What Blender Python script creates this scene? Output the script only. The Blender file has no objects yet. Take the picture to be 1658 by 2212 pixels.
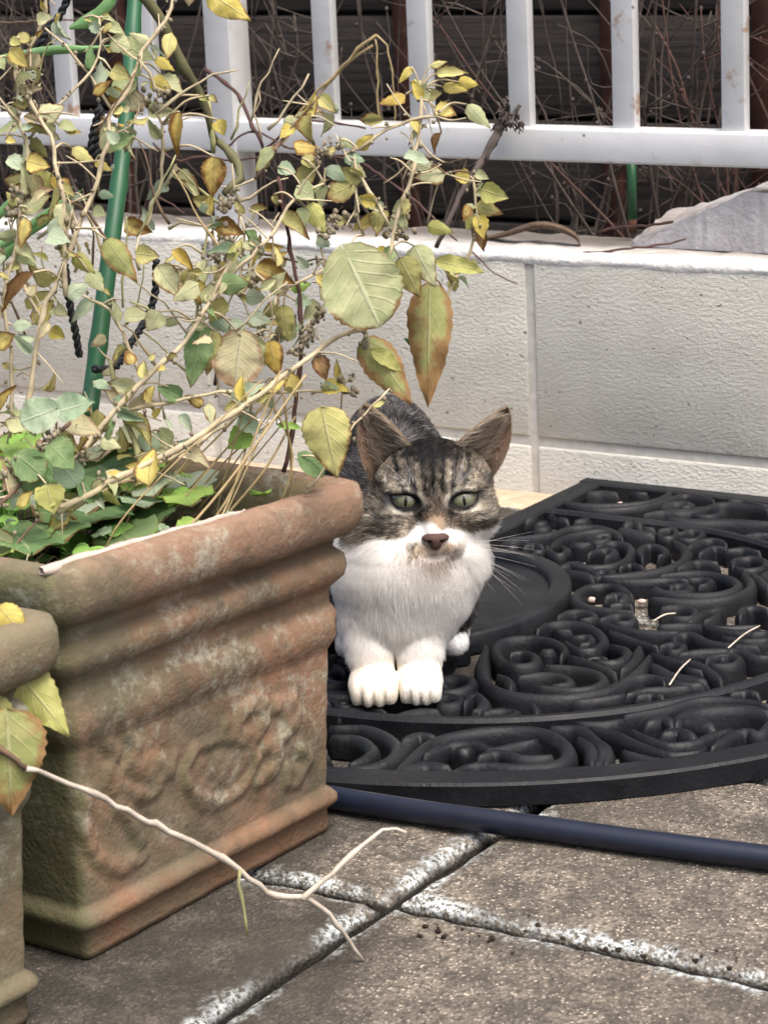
import bpy, bmesh, math, random
import numpy as np
from math import sin, cos, pi, radians, sqrt
from mathutils import Vector, Matrix
random.seed(7); RNG = np.random.default_rng(11)
S = bpy.context.scene
COL = S.collection

# ------------------------------------------------------------------ camera
UW, UH, UF = 1658.0, 2212.0, 5601.27          # picture units used for the measurements below
CAM = np.array([1.26868266, -2.23211758, 0.64579767])
CR = np.array([0.8432478, 0.53582149, -0.04276065])
CU = np.array([-0.09962536, 0.23396569, 0.96712711])
CF = np.array([-0.52821202, 0.81126776, -0.25067246])
cam = bpy.data.cameras.new('camera'); camo = bpy.data.objects.new('camera', cam); COL.objects.link(camo)
M = Matrix.Identity(4)
for i in range(3):
    M[i][0], M[i][1], M[i][2], M[i][3] = CR[i], CU[i], -CF[i], CAM[i]
camo.matrix_world = M
cam.sensor_fit = 'HORIZONTAL'; cam.sensor_width = 36; cam.lens = UF / UW * 36
cam.clip_start = 0.05; cam.clip_end = 500
S.camera = camo
cam.dof.use_dof = True; cam.dof.focus_distance = 1.93; cam.dof.aperture_fstop = 34
# ------------------------------------------------------------------ light
SUN_EL, SUN_AZ = radians(66), radians(112)     # azimuth measured from +Y towards +X
w = bpy.data.worlds.new('World'); S.world = w; w.use_nodes = True
nt = w.node_tree; nt.nodes.clear()
sky = nt.nodes.new('ShaderNodeTexSky'); sky.sky_type = 'NISHITA'; sky.sun_disc = False
sky.sun_elevation = SUN_EL; sky.sun_rotation = SUN_AZ
sky.air_density = 0.8; sky.dust_density = 6.0; sky.ozone_density = 0.6
bg = nt.nodes.new('ShaderNodeBackground'); bg.inputs[1].default_value = 0.13
out = nt.nodes.new('ShaderNodeOutputWorld')
nt.links.new(sky.outputs[0], bg.inputs[0]); nt.links.new(bg.outputs[0], out.inputs[0])
sl = bpy.data.lights.new('sun', 'SUN'); sl.energy = 1.5; sl.angle = radians(40); sl.color = (1, .97, .92)
so = bpy.data.objects.new('sun', sl); COL.objects.link(so)
sd = Vector((cos(SUN_EL) * sin(SUN_AZ), cos(SUN_EL) * cos(SUN_AZ), sin(SUN_EL)))
so.rotation_euler = sd.to_track_quat('Z', 'Y').to_euler(); so.location = (0, 0, 5)
S.view_settings.view_transform = 'Standard'; S.view_settings.look = 'None'
S.view_settings.exposure = 1.22; S.view_settings.gamma = 1.0
S.view_settings.use_curve_mapping = False

# ------------------------------------------------------------------ measuring helpers: a picture direction meets a real surface
def ray(u, v):
    return CF + (u - UW / 2) / UF * CR - (v - UH / 2) / UF * CU
def on_z(u, v, z):
    d = ray(u, v); return CAM + d * ((z - CAM[2]) / d[2])
def on_y(u, v, y):
    d = ray(u, v); return CAM + d * ((y - CAM[1]) / d[1])
def on_x(u, v, x):
    d = ray(u, v); return CAM + d * ((x - CAM[0]) / d[0])
NV = np.array([CF[0], CF[1], 0]); NV /= np.linalg.norm(NV)
P0 = np.array([.2, -1.0, 0])
def on_d(u, v, d):                               # upright plane through the planter, d metres further back
    r = ray(u, v); return CAM + r * (((P0 + NV * d - CAM) @ NV) / (r @ NV))

# ------------------------------------------------------------------ object helpers
def link(o, parent=None, **kw):
    COL.objects.link(o)
    if parent is not None: o.parent = parent
    for k, v in kw.items(): o[k] = v
    return o
def thing(name, label, cat, loc=(0, 0, 0), group=None):
    o = bpy.data.objects.new(name, None); o.empty_display_size = .05
    o.location = loc; COL.objects.link(o); o['label'] = label; o['category'] = cat
    if group: o['group'] = group
    return o
def mesh(name, V, F, mat=None, smooth=True):
    me = bpy.data.meshes.new(name)
    me.from_pydata([tuple(map(float, v)) for v in V], [], [tuple(f) for f in F])
    if mat: me.materials.append(mat)
    if smooth: me.polygons.foreach_set('use_smooth', [True] * len(me.polygons))
    me.update(); return me
def part(name, V, F, mat, parent=None, smooth=True, **kw):
    V = np.asarray(V, float)
    if parent is not None and parent.parent is None: V = V - np.array(parent.location)
    elif parent is not None: V = V - np.array(parent.parent.location)
    return link(bpy.data.objects.new(name, mesh(name, V, F, mat, smooth)), parent, **kw)
class MB:
    def __init__(s): s.V = []; s.F = []
    def add(s, V, F):
        n = len(s.V); s.V += [tuple(v) for v in V]; s.F += [tuple(i + n for i in f) for f in F]
def box(x0, x1, y0, y1, z0, z1):
    V = [(x, y, z) for z in (z0, z1) for y in (y0, y1) for x in (x0, x1)]
    return V, [(0, 2, 3, 1), (4, 5, 7, 6), (0, 1, 5, 4), (2, 6, 7, 3), (0, 4, 6, 2), (1, 3, 7, 5)]
def bevbox(x0, x1, y0, y1, z0, z1, b=.002, seg=2):
    bm = bmesh.new(); V, F = box(x0, x1, y0, y1, z0, z1)
    vs = [bm.verts.new(v) for v in V]
    for f in F: bm.faces.new([vs[i] for i in f])
    bmesh.ops.bevel(bm, geom=list(bm.edges), offset=b, segments=seg, affect='EDGES', profile=.5)
    bm.verts.ensure_lookup_table(); bm.verts.index_update()
    r = [tuple(v.co) for v in bm.verts], [tuple(v.index for v in f.verts) for f in bm.faces]
    bm.free(); return r
def catmull(P, n=6, closed=False):
    P = [np.asarray(p, float) for p in P]
    if len(P) < 3 and not closed: return np.array([P[0] + (P[-1] - P[0]) * t for t in np.linspace(0, 1, n + 1)])
    o = []; N = len(P)
    rng = range(N) if closed else range(N - 1)
    for i in rng:
        p1, p2 = P[i], P[(i + 1) % N]
        p0 = P[(i - 1) % N] if closed or i > 0 else 2 * p1 - p2
        p3 = P[(i + 2) % N] if closed or i + 2 < N else 2 * p2 - p1
        for t in np.arange(n) / n:
            o.append(.5 * (2 * p1 + (p2 - p0) * t + (2 * p0 - 5 * p1 + 4 * p2 - p3) * t * t + (3 * p1 - p0 - 3 * p2 + p3) * t ** 3))
    if not closed: o.append(P[-1])
    return np.array(o)
def tube(P, R, k=6):
    P = np.asarray(P, float); n = len(P)
    R = np.full(n, R) if np.isscalar(R) else np.asarray(R, float)
    if len(R) != n: R = np.interp(np.linspace(0, 1, n), np.linspace(0, 1, len(R)), R)
    T = np.gradient(P, axis=0); T /= np.linalg.norm(T, axis=1)[:, None] + 1e-12
    a = np.array([0, 0, 1.]) if abs(T[0][2]) < .9 else np.array([1., 0, 0])
    V = []
    for i in range(n):
        a = a - T[i] * (a @ T[i]); a /= np.linalg.norm(a) + 1e-12; b = np.cross(T[i], a)
        for j in range(k):
            V.append(P[i] + R[i] * (cos(2 * pi * j / k) * a + sin(2 * pi * j / k) * b))
    F = [(i * k + j, i * k + (j + 1) % k, (i + 1) * k + (j + 1) % k, (i + 1) * k + j) for i in range(n - 1) for j in range(k)]
    F += [tuple(range(k))[::-1], tuple((n - 1) * k + j for j in range(k))]
    return V, F
def lump(c, r, seed=0, n=8, m=6, jit=.12):
    rr = random.Random(seed); V = []; F = []
    V.append((c[0], c[1], c[2] + r[2]))
    for i in range(1, m):
        th = pi * i / m
        for j in range(n):
            ph = 2 * pi * j / n; q = 1 + rr.uniform(-jit, jit)
            V.append((c[0] + r[0] * sin(th) * cos(ph) * q, c[1] + r[1] * sin(th) * sin(ph) * q, c[2] + r[2] * cos(th) * q))
    V.append((c[0], c[1], c[2] - r[2]))
    for j in range(n): F.append((0, 1 + j, 1 + (j + 1) % n))
    for i in range(m - 2):
        for j in range(n):
            F.append((1 + i * n + j, 1 + (i + 1) * n + j, 1 + (i + 1) * n + (j + 1) % n, 1 + i * n + (j + 1) % n))
    for j in range(n): F.append((1 + (m - 2) * n + j, len(V) - 1, 1 + (m - 2) * n + (j + 1) % n))
    return V, F

# ------------------------------------------------------------------ materials
class Mt:
    def __init__(s, name, rough=.8, spec=.3):
        s.m = bpy.data.materials.new(name); s.m.use_nodes = True; s.t = s.m.node_tree
        s.b = s.t.nodes['Principled BSDF']; s.out = s.t.nodes['Material Output']
        s.b.inputs['Roughness'].default_value = rough; s.b.inputs['Specular IOR Level'].default_value = spec
    def n(s, t, **kw):
        o = s.t.nodes.new('ShaderNode' + t)
        for k, v in kw.items(): setattr(o, k, v)
        return o
    def l(s, a, b): s.t.links.new(a, b)
    def pos(s): return s.n('NewGeometry').outputs['Position']
    def obj(s): return s.n('TexCoord').outputs['Object']
    def noise(s, vec, scale, detail=4, rough=.55, dim='3D'):
        o = s.n('TexNoise'); o.inputs['Scale'].default_value = scale; o.inputs['Detail'].default_value = detail
        o.inputs['Roughness'].default_value = rough; s.l(vec, o.inputs['Vector']); return o.outputs[0]
    def vor(s, vec, scale, feat='F1'):
        o = s.n('TexVoronoi', feature=feat); o.inputs['Scale'].default_value = scale; s.l(vec, o.inputs['Vector']); return o.outputs['Distance']
    def ramp(s, fac, stops, interp='LINEAR'):
        r = s.n('ValToRGB'); r.color_ramp.interpolation = interp; e = r.color_ramp.elements
        while len(e) < len(stops): e.new(.5)
        for x, (p, c) in zip(e, stops):
            x.position = p; x.color = (c, c, c, 1) if np.isscalar(c) else (*c, 1)
        s.l(fac, r.inputs[0]); return r.outputs[0]
    def math(s, op, a, b=None, c=None):
        o = s.n('Math', operation=op)
        for i, v in enumerate((a, b, c)):
            if v is None: continue
            if np.isscalar(v): o.inputs[i].default_value = v
            else: s.l(v, o.inputs[i])
        return o.outputs[0]
    def mix(s, fac, a, b, blend='MIX'):
        o = s.n('MixRGB', blend_type=blend)
        for i, v in enumerate((fac, a, b)):
            if isinstance(v, (int, float)): o.inputs[i].default_value = v
            elif isinstance(v, tuple): o.inputs[i].default_value = (*v, 1)
            else: s.l(v, o.inputs[i])
        return o.outputs[0]
    def base(s, c):
        if isinstance(c, tuple): s.b.inputs['Base Color'].default_value = (*c, 1)
        else: s.l(c, s.b.inputs['Base Color'])
        return s
    def rough(s, c): s.l(c, s.b.inputs['Roughness']); return s
    def bump(s, h, dist=.001, strength=1.0, normal=None):
        b = s.n('Bump'); b.inputs['Distance'].default_value = dist; b.inputs['Strength'].default_value = strength
        s.l(h, b.inputs['Height'])
        if normal is not None: s.l(normal, b.inputs['Normal'])
        s.l(b.outputs[0], s.b.inputs['Normal']); return b.outputs[0]
    def sep(s, vec):
        o = s.n('SeparateXYZ'); s.l(vec, o.inputs[0]); return o.outputs

def plain(name, c, rough=.8, var=.25, scale=60, spec=.3, bump=0):
    m = Mt(name, rough, spec); p = m.pos(); n = m.noise(p, scale, 5)
    m.base(m.ramp(n, [(.3, tuple(x * (1 - var) for x in c)), (.7, tuple(min(1, x * (1 + var)) for x in c))]))
    if bump: m.bump(n, bump)
    return m.m
def M_paver():
    m = Mt('weathered_paver', .85, .25); p = m.pos()
    big = m.noise(p, 5, 5, .6); mid = m.noise(p, 38, 5, .65); fine = m.noise(p, 420, 3, .7); grit = m.vor(p, 330)
    c = m.ramp(mid, [(.3, (.064, .056, .046)), (.5, (.14, .121, .097)), (.7, (.245, .212, .167))])
    c = m.mix(m.ramp(grit, [(.2, 1.0), (.42, 0.0)]), c, m.mix(m.ramp(fine, [(.50, 0.0), (.55, 1.0)]), c, (.62, .54, .43)))
    dark = m.ramp(m.noise(p, 230, 3, .7), [(.50, 0.0), (.57, 1.0)])
    c = m.mix(m.math('MULTIPLY', dark, .75), c, (.05, .042, .034))
    bl_ = m.ramp(m.noise(p, 21, 6, .72), [(.50, 0.0), (.60, 1.0)])
    c = m.mix(m.math('MULTIPLY', bl_, .62), c, (.05, .045, .038))
    st = m.ramp(big, [(.45, 0.0), (.62, 1.0)])
    X, Y, Z = m.sep(p)
    # algae film lies in the damp strip along the pots
    damp = m.math('ADD', m.math('MULTIPLY', X, -2.4), m.math('MULTIPLY', Y, -1.15))
    damp = m.ramp(m.math('ADD', damp, m.math('MULTIPLY', m.math('SUBTRACT', big, .5), 1.3)), [(-.22, 0.0), (.2, 1.0)])
    c = m.mix(m.math('MULTIPLY', m.math('MULTIPLY', damp, m.ramp(mid, [(.25, 1.0), (.75, .62)])), .93), c, (.030, .028, .024))
    c = m.mix(m.math('MULTIPLY', st, .5), c, (.055, .046, .036))
    # lichen keeps to the slab edges
    ox, oy, oz = m.sep(m.obj())
    e = m.math('MAXIMUM', m.math('ABSOLUTE', ox), m.math('ABSOLUTE', oy))
    em = m.ramp(m.math('ADD', e, m.math('MULTIPLY', m.math('SUBTRACT', m.noise(p, 30, 4, .6), .5), .05)), [(.1345, 0.0), (.1462, 1.0)])
    sp = m.ramp(m.noise(p, 240, 4, .8), [(.475, 0.0), (.505, 1.0)])
    patch = m.ramp(m.noise(p, 9, 3), [(.36, .12), (.55, 1.0)])
    em = m.math('MULTIPLY', em, m.ramp(m.math('ADD', oz, .02), [(.0125, 0.0), (.0165, 1.0)])); lw = m.math('MULTIPLY', m.math('MULTIPLY', em, sp), patch)
    c = m.mix(m.math('MULTIPLY', m.math('MULTIPLY', em, patch), .45), c, (.13, .135, .105))
    c = m.mix(m.math('MULTIPLY', lw, .95), c, (.62, .67, .68))
    c = m.mix(m.ramp(m.math('ADD', oz, .02), [(.0115, 1.0), (.0155, 0.0)]), c, (.014, .012, .010))
    m.base(c)
    h = m.math('ADD', m.math('MULTIPLY', fine, .6), m.math('ADD', m.math('MULTIPLY', grit, -.8), m.math('MULTIPLY', mid, .3)))
    m.bump(h, .0022, .9); return m.m
def M_block():
    m = Mt('painted_block', .9, .15); p = m.pos()
    mp = m.n('Mapping'); mp.inputs['Scale'].default_value = (.75, 1, 1.35); m.l(p, mp.inputs['Vector']); p = mp.outputs[0]; n1 = m.noise(p, 230, 6, .72); n2 = m.noise(p, 16, 4, .6); n3 = m.noise(p, 3.2, 3)
    v = m.vor(p, 240)
    c = m.ramp(n2, [(.3, (.58, .56, .49)), (.7, (.70, .68, .60))])
    c = m.mix(m.math('MULTIPLY', m.ramp(n3, [(.4, 0.0), (.65, 1.0)]), .28), c, (.42, .40, .35))
    pit = m.ramp(m.noise(p, 150, 2, .5), [(.27, 1.0), (.32, 0.0)])
    c = m.mix(m.math('MULTIPLY', pit, .7), c, (.15, .14, .125))
    m.base(c)
    h = m.math('ADD', m.math('MULTIPLY', n1, 1.0), m.math('ADD', m.math('MULTIPLY', pit, -.9), m.math('MULTIPLY', v, .15)))
    m.bump(h, .0034, 1.0); return m.m
def M_cap():
    m = Mt('whitewash', .85, .2); p = m.pos(); n = m.noise(p, 60, 5, .7); n2 = m.noise(p, 9, 4)
    c = m.ramp(n, [(.3, (.43, .415, .385)), (.55, (.57, .56, .53))])
    Y = m.sep(p)[1]
    dirt = m.ramp(m.math('ADD', Y, m.math('MULTIPLY', m.math('SUBTRACT', n2, .5), .09)), [(.022, 0.0), (.06, 1.0)])
    c = m.mix(m.math('MULTIPLY', dirt, .75), c, (.26, .22, .185))
    m.base(c); m.bump(n, .004); return m.m
def M_white_paint():
    m = Mt('white_paint', .45, .4); p = m.pos(); n = m.noise(p, 40, 5, .6); n2 = m.noise(p, 7, 4)
    c = m.ramp(n2, [(.35, (.53, .53, .515)), (.6, (.62, .622, .615))])
    c = m.mix(m.ramp(n, [(.62, 0.0), (.72, .45)]), c, (.42, .38, .28))
    rz = m.ramp(m.math('ADD', m.noise(p, 22, 4, .65), m.math('MULTIPLY', m.noise(p, 3, 2), .35)), [(.79, 0.0), (.86, 1.0)])
    c = m.mix(m.math('MULTIPLY', rz, .75), c, (.33, .17, .065))
    sp = m.ramp(m.vor(p, 26), [(.035, 1.0), (.055, 0.0)])
    c = m.mix(m.math('MULTIPLY', sp, .8), c, (.10, .09, .08))
    m.base(c); m.bump(n, .0006); return m.m
def M_terracotta():
    m = Mt('old_terracotta', .85, .2); p = m.pos()
    n = m.noise(p, 11, 5, .6); n2 = m.noise(p, 34, 5, .65); f = m.noise(p, 300, 3)
    c = m.ramp(n, [(.36, (.098, .080, .052)), (.50, (.165, .105, .066)), (.62, (.235, .128, .078))])
    c = m.mix(m.ramp(n2, [(.45, 0.0), (.72, .55)]), c, (.22, .175, .125))
    X, Y, Z = m.sep(p)
    c = m.mix(m.ramp(Z, [(.203, 0.0), (.212, .55)]), c, (.27, .165, .115))
    c = m.mix(m.ramp(Z, [(.022, .5), (.034, 0.0)]), c, (.20, .10, .055))
    # algae: heavy on the end that faces the next pot, patchy elsewhere and thinner on the rim
    g = m.math('ADD', m.noise(p, 8, 5, .65), m.math('MULTIPLY', m.math('SUBTRACT', -1.075, Y), 2.2))
    g = m.math('SUBTRACT', g, m.math('MULTIPLY', m.math('MAXIMUM', m.math('SUBTRACT', Z, .2), 0.0), 3.0))
    g = m.ramp(g, [(.37, 0.0), (.58, .9)])
    g = m.math('MULTIPLY', g, m.ramp(n2, [(.2, .6), (.6, 1.0)]))
    c = m.mix(m.math('MULTIPLY', g, .92), c, (.135, .127, .080))
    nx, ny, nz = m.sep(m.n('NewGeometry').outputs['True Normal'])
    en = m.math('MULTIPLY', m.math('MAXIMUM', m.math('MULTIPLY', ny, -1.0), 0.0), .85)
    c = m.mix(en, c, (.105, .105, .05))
    bl = m.ramp(m.math('ADD', m.noise(p, 14, 5, .7), m.math('MULTIPLY', m.noise(p, 120, 4, .7), .4)), [(.72, 0.0), (.86, 1.0)])
    bl = m.math('MULTIPLY', m.math('MULTIPLY', bl, m.ramp(m.noise(p, 160, 4, .75), [(.42, .1), (.55, 1.0)])), m.ramp(Z, [(.03, 0.0), (.07, 1.0)]))
    gp = m.ramp(m.math('PINGPONG', m.math('ADD', Z, m.math('MULTIPLY', m.math('SUBTRACT', n2, .5), .008)), .5), [(.1585, 0.0), (.1625, .75), (.168, 0.0), (.196, 0.0), (.201, .8), (.2065, 0.0)])
    c = m.mix(gp, c, (.07, .055, .034))
    c = m.mix(m.math('MULTIPLY', bl, .62), c, (.36, .36, .28))
    dk = m.ramp(m.noise(p, 18, 5, .7), [(.54, 0.0), (.68, .7)])
    c = m.mix(dk, c, (.085, .068, .046))
    m.base(c); m.bump(m.math('ADD', m.math('MULTIPLY', n2, 1.0), m.math('MULTIPLY', f, .35)), .0025, .9); return m.m
def M_rubber():
    m = Mt('black_rubber', .55, .24); p = m.pos(); n = m.noise(p, 28, 5, .6); f = m.noise(p, 260, 3)
    c = m.ramp(n, [(.3, (.0035, .004, .0055)), (.7, (.0095, .0105, .0135))])
    c = m.mix(m.ramp(m.noise(p, 7, 3), [(.5, 0.0), (.7, .3)]), c, (.028, .030, .028))
    m.base(c); m.rough(m.ramp(n, [(.3, .42), (.7, .68)])); m.bump(f, .0006); return m.m
def M_board():
    m = Mt('dark_board', .8, .25); p = m.pos()
    mp = m.n('Mapping'); mp.inputs['Scale'].default_value = (1.2, 6, 22); m.l(p, mp.inputs['Vector'])
    g = m.noise(mp.outputs[0], 6, 5, .65); n = m.noise(p, 4, 3)
    c = m.ramp(g, [(.3, (.016, .0135, .012)), (.7, (.050, .042, .036))])
    X = m.sep(p)[0]
    red = m.ramp(m.math('ADD', X, m.math('MULTIPLY', m.math('SUBTRACT', n, .5), .15)), [(-.02, 0.0), (.14, .8)])  # red window-glass reflection painted into the boards, growing towards the right
    c = m.mix(red, c, (.066, .022, .017)); m.base(c); m.bump(g, .002); return m.m
def M_soil():
    m = Mt('dark_soil', .95, .1); p = m.pos(); n = m.noise(p, 60, 6, .7)
    m.base(m.ramp(n, [(.3, (.012, .010, .008)), (.7, (.055, .042, .03))])); m.bump(n, .01); return m.m
def M_concrete():
    m = Mt('rough_mortar', .9, .2); p = m.pos(); n = m.noise(p, 45, 6, .7); n2 = m.noise(p, 8, 4)
    nz = m.sep(m.n('NewGeometry').outputs['True Normal'])[2]
    c = m.ramp(n, [(.3, (.33, .315, .31)), (.7, (.50, .485, .49))])
    c = m.mix(m.math('MULTIPLY', m.ramp(n2, [(.42, 0.0), (.62, .8)]), m.ramp(nz, [(.3, 0.0), (.7, 1.0)])), c, (.23, .19, .14))
    m.base(c); m.bump(n, .006); return m.m
def M_leaf(name, c1, c2, vein, brown, bcol=(.17, .075, .02), seedoff=0):
    m = Mt(name, .62, .3)
    uv = m.n('TexCoord').outputs['UV']; U, V, _ = m.sep(uv)
    p = m.pos(); rnd = m.n('ObjectInfo').outputs['Random']
    au = m.math('ABSOLUTE', m.math('SUBTRACT', m.math('MULTIPLY', U, 2), 1))
    n = m.noise(p, 70, 4, .6); n2 = m.noise(p, 230, 3)
    c = m.mix(m.ramp(m.math('ADD', n, m.math('MULTIPLY', m.math('SUBTRACT', rnd, .5), .5)), [(.38, 0.0), (.62, 1.0)]), c1, c2)
    lat = m.math('SINE', m.math('MULTIPLY', m.math('SUBTRACT', V, m.math('MULTIPLY', au, .34)), 37))
    latm = m.ramp(m.math('ADD', lat, m.math('MULTIPLY', m.math('SUBTRACT', n, .5), .5)), [(.82, 0.0), (1.0, .38)])
    mid = m.ramp(au, [(.02, .85), (.075, 0.0)])
    vm = m.math('MAXIMUM', latm, mid)
    c = m.mix(vm, c, vein)
    edge = m.math('ADD', m.math('MULTIPLY', m.math('POWER', au, 3.0), .35), m.math('MULTIPLY', m.math('POWER', V, 3.0), .30))
    be = m.math('ADD', m.math('ADD', edge, m.math('MULTIPLY', n, .75)), m.math('MULTIPLY', rnd, .25))
    bm_ = m.ramp(be, [(max(0, .98 - brown), 0.0), (min(1, 1.13 - brown), 1.0)])
    c = m.mix(m.math('MULTIPLY', bm_, .9), c, bcol)
    m.base(c); m.bump(m.math('ADD', m.math('MULTIPLY', vm, -.7), m.math('MULTIPLY', n2, .5)), .0012, .8)
    tr = m.n('BsdfTranslucent'); m.l(c, tr.inputs[0]); ms = m.n('MixShader'); ms.inputs[0].default_value = .32
    m.l(m.b.outputs[0], ms.inputs[1]); m.l(tr.outputs[0], ms.inputs[2]); m.l(ms.outputs[0], m.out.inputs[0])
    return m.m
PAVER, BLOCK, CAPM, WHITE, TERRA, RUBBER, BOARD, SOIL, CONC = M_paver(), M_block(), M_cap(), M_white_paint(), M_terracotta(), M_rubber(), M_board(), M_soil(), M_concrete()
MORTAR = plain('grey_mortar', (.54, .515, .455), .9, .12, 90, .1, .001)
STEM = plain('pale_stem', (.40, .335, .215), .75, .35, 90)
STEMG = plain('green_stem', (.27, .26, .12), .7, .3, 90)
STEMB = plain('bark_stem', (.13, .085, .055), .85, .4, 120)
CANE = plain('red_cane', (.075, .035, .030), .7, .35, 80)
OLIVE = plain('olive_branch', (.10, .095, .045), .7, .3, 50)
STRAW = plain('straw', (.33, .25, .125), .7, .3, 80)
TWIG = plain('dead_twig', (.085, .067, .057), .85, .4, 60)
TWIGR = plain('dead_twig_red', (.085, .046, .038), .85, .4, 60)  # reddish brown dead wood, with red window flare painted into the colour
PALE = plain('bleached_twig', (.43, .375, .305), .7, .3, 90)
GREENP = plain('green_plastic', (.02, .095, .038), .38, .22, 30, .5)
BLACKC = plain('black_cord_fibre', (.012, .013, .015), .6, .3, 200)
NAVY = plain('navy_rubber', (.008, .011, .023), .36, .3, 40, .5)
RUST = plain('rusty_end', (.12, .055, .035), .9, .3, 90)
BUD = plain('dry_bud', (.21, .18, .12), .95, .4, 200)
WEED = plain('weed_green', (.20, .36, .08), .55, .3, 90)
CRUMB = plain('pale_crumb', (.55, .42, .36), .9, .3, 90)
CHIP = plain('chipped_clay', (.45, .365, .31), .9, .15, 90)
LF = dict(
    pale=M_leaf('leaf_pale_green', (.36, .40, .20), (.50, .50, .28), (.54, .56, .36), .18),
    blue=M_leaf('leaf_grey_green', (.27, .37, .23), (.42, .49, .34), (.50, .56, .42), .06),
    green=M_leaf('leaf_green', (.12, .21, .08), (.22, .31, .13), (.30, .37, .18), .10),
    lime=M_leaf('leaf_lime', (.22, .40, .07), (.34, .50, .12), (.40, .54, .18), .0),
    olive=M_leaf('leaf_olive', (.27, .26, .09), (.40, .37, .14), (.44, .42, .20), .26),
    yg=M_leaf('leaf_yellow_green', (.42, .42, .13), (.55, .51, .20), (.58, .55, .28), .20),
    yellow=M_leaf('leaf_yellow', (.54, .44, .10), (.63, .52, .16), (.64, .56, .25), .24),
    gold=M_leaf('leaf_golden', (.46, .33, .07), (.55, .43, .13), (.56, .47, .20), .40),
    brown=M_leaf('leaf_brown', (.30, .17, .07), (.40, .25, .11), (.40, .29, .15), .38, (.12, .055, .022)),
    beige=M_leaf('leaf_beige', (.46, .40, .24), (.54, .49, .29), (.56, .52, .35), .3, (.32, .20, .12)),
    tip=M_leaf('leaf_brown_tipped', (.29, .31, .11), (.42, .41, .17), (.46, .47, .24), .44, (.28, .15, .06)),
)

# ================================================================== GROUND
g = part('ground', [(-60, -60, -.06), (60, -60, -.06), (60, 60, -.06), (-60, 60, -.06)], [(0, 1, 2, 3)], SOIL, kind='structure')
bed = []
nb = 60
for j in range(9):
    for i in range(nb + 1):
        x = -3 + 6 * i / nb; y = .13 + .5 * j / 8
        bed.append((x, y, .10 + .02 * sin(x * 9 + j) * cos(y * 17) + random.uniform(-.008, .008)))
part('planting_bed', bed, [(j * (nb + 1) + i, j * (nb + 1) + i + 1, (j + 1) * (nb + 1) + i + 1, (j + 1) * (nb + 1) + i) for j in range(8) for i in range(nb)], SOIL, kind='structure')
# pavers: 30 cm slabs on a grid whose joints cross at (.433,-.962)
pave = bpy.data.objects.new('pavement', mesh('pavement', [(-1.4, -2.9, -.026), (2.9, -2.9, -.026), (2.9, -.004, -.026), (-1.4, -.004, -.026)], [(0, 1, 2, 3)], SOIL))
link(pave, None, kind='structure', label='square concrete slab paving stained brown and black with pale lichen edges')
def paver_mesh(seed):
    rr = random.Random(seed); a = .1464; n = 26
    bm = bmesh.new()
    # rings: inner flat, bevel, side
    def ring(off, z, jit):
        pts = []
        for k in range(4 * n):
            s, t = divmod(k, n); t = -1 + 2 * t / n
            x, y = [(t, -1), (1, t), (-t, 1), (-1, -t)][s]
            o = off + rr.uniform(-jit, jit) + .0005 * sin(k * .55 + seed) + .0005 * sin(k * 1.7 + seed * 2)
            x = max(-1, min(1, x)) * (a - o); y = max(-1, min(1, y)) * (a - o)
            pts.append(bm.verts.new((x, y, z + rr.uniform(-jit, jit) * .5)))
        return pts
    R = [ring(.030, .0, .0004), ring(.0085, -.0005, .0012), ring(.0045, -.0035, .0013), ring(.001, -.0075, .001), ring(.0, -.05, .0)]
    c = bm.verts.new((0, 0, 0)); N = 4 * n
    for k in range(N): bm.faces.new((c, R[0][k], R[0][(k + 1) % N]))
    for A, B in zip(R, R[1:]):
        for k in range(N): bm.faces.new((A[k], B[k], B[(k + 1) % N], A[(k + 1) % N]))
    bmesh.ops.recalc_face_normals(bm, faces=bm.faces)
    me = bpy.data.meshes.new('paver'); bm.to_mesh(me); bm.free(); me.materials.append(PAVER)
    for f in me.polygons: f.use_smooth = True
    return me
pms = [paver_mesh(s) for s in range(5)]
for ix in range(-6, 8):
    for iy in range(-6, 4):
        cx = .433 + .15 + .3 * ix; cy = -.962 + .15 + .3 * iy
        if cy > -.1 or cy < -2.8: continue
        o = bpy.data.objects.new('paver', random.choice(pms)); link(o, pave)
        o.location = (cx, cy, -.0005 + random.uniform(-.0012, .0006)); o.rotation_euler = (random.uniform(-.002, .002), random.uniform(-.002, .002), random.choice((0, pi / 2, pi, -pi / 2)) + random.uniform(-.006, .006))
# sandy strip between the last slabs and the wall
V = []; F = []
for i in range(61):
    for j in range(4):
        x = -3 + .1 * i; y = -.125 + j * .042
        V.append((x, y, -.004 + random.uniform(-.003, .003)))
F = [(i * 4 + j, (i + 1) * 4 + j, (i + 1) * 4 + j + 1, i * 4 + j + 1) for i in range(60) for j in range(3)]
part('mortar_strip', V, F, plain('sandy_mortar', (.46, .36, .25), .95, .2, 70, .1, .003), pave)

# ================================================================== BLOCK WALL
wall = thing('garden_wall', 'low painted concrete block wall with whitewashed top behind the cat', 'wall', (0, .06, -.15))
core = part('mortar_core', *box(-3, 3, .0028, .118, -.15, .236), MORTAR, wall, False)
bms = []
for zz, h in ((.054, .184), (-.146, .19)):
    n, mrow = 40, 20; V = []; F = []
    rr = random.Random(int(h * 1000))
    b = bevbox(.0047, .3953, 0, .12, 0, h, .0022, 2)
    bms.append((zz, mesh('block', *b, BLOCK, True)))
for zz, me in bms:
    for i in range(-8, 8):
        o = bpy.data.objects.new('block', me); link(o, wall)
        o.location = (i * .4 + random.uniform(-.0006, .0006), -.06 + random.uniform(-.0006, .0004), zz + .15)
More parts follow.
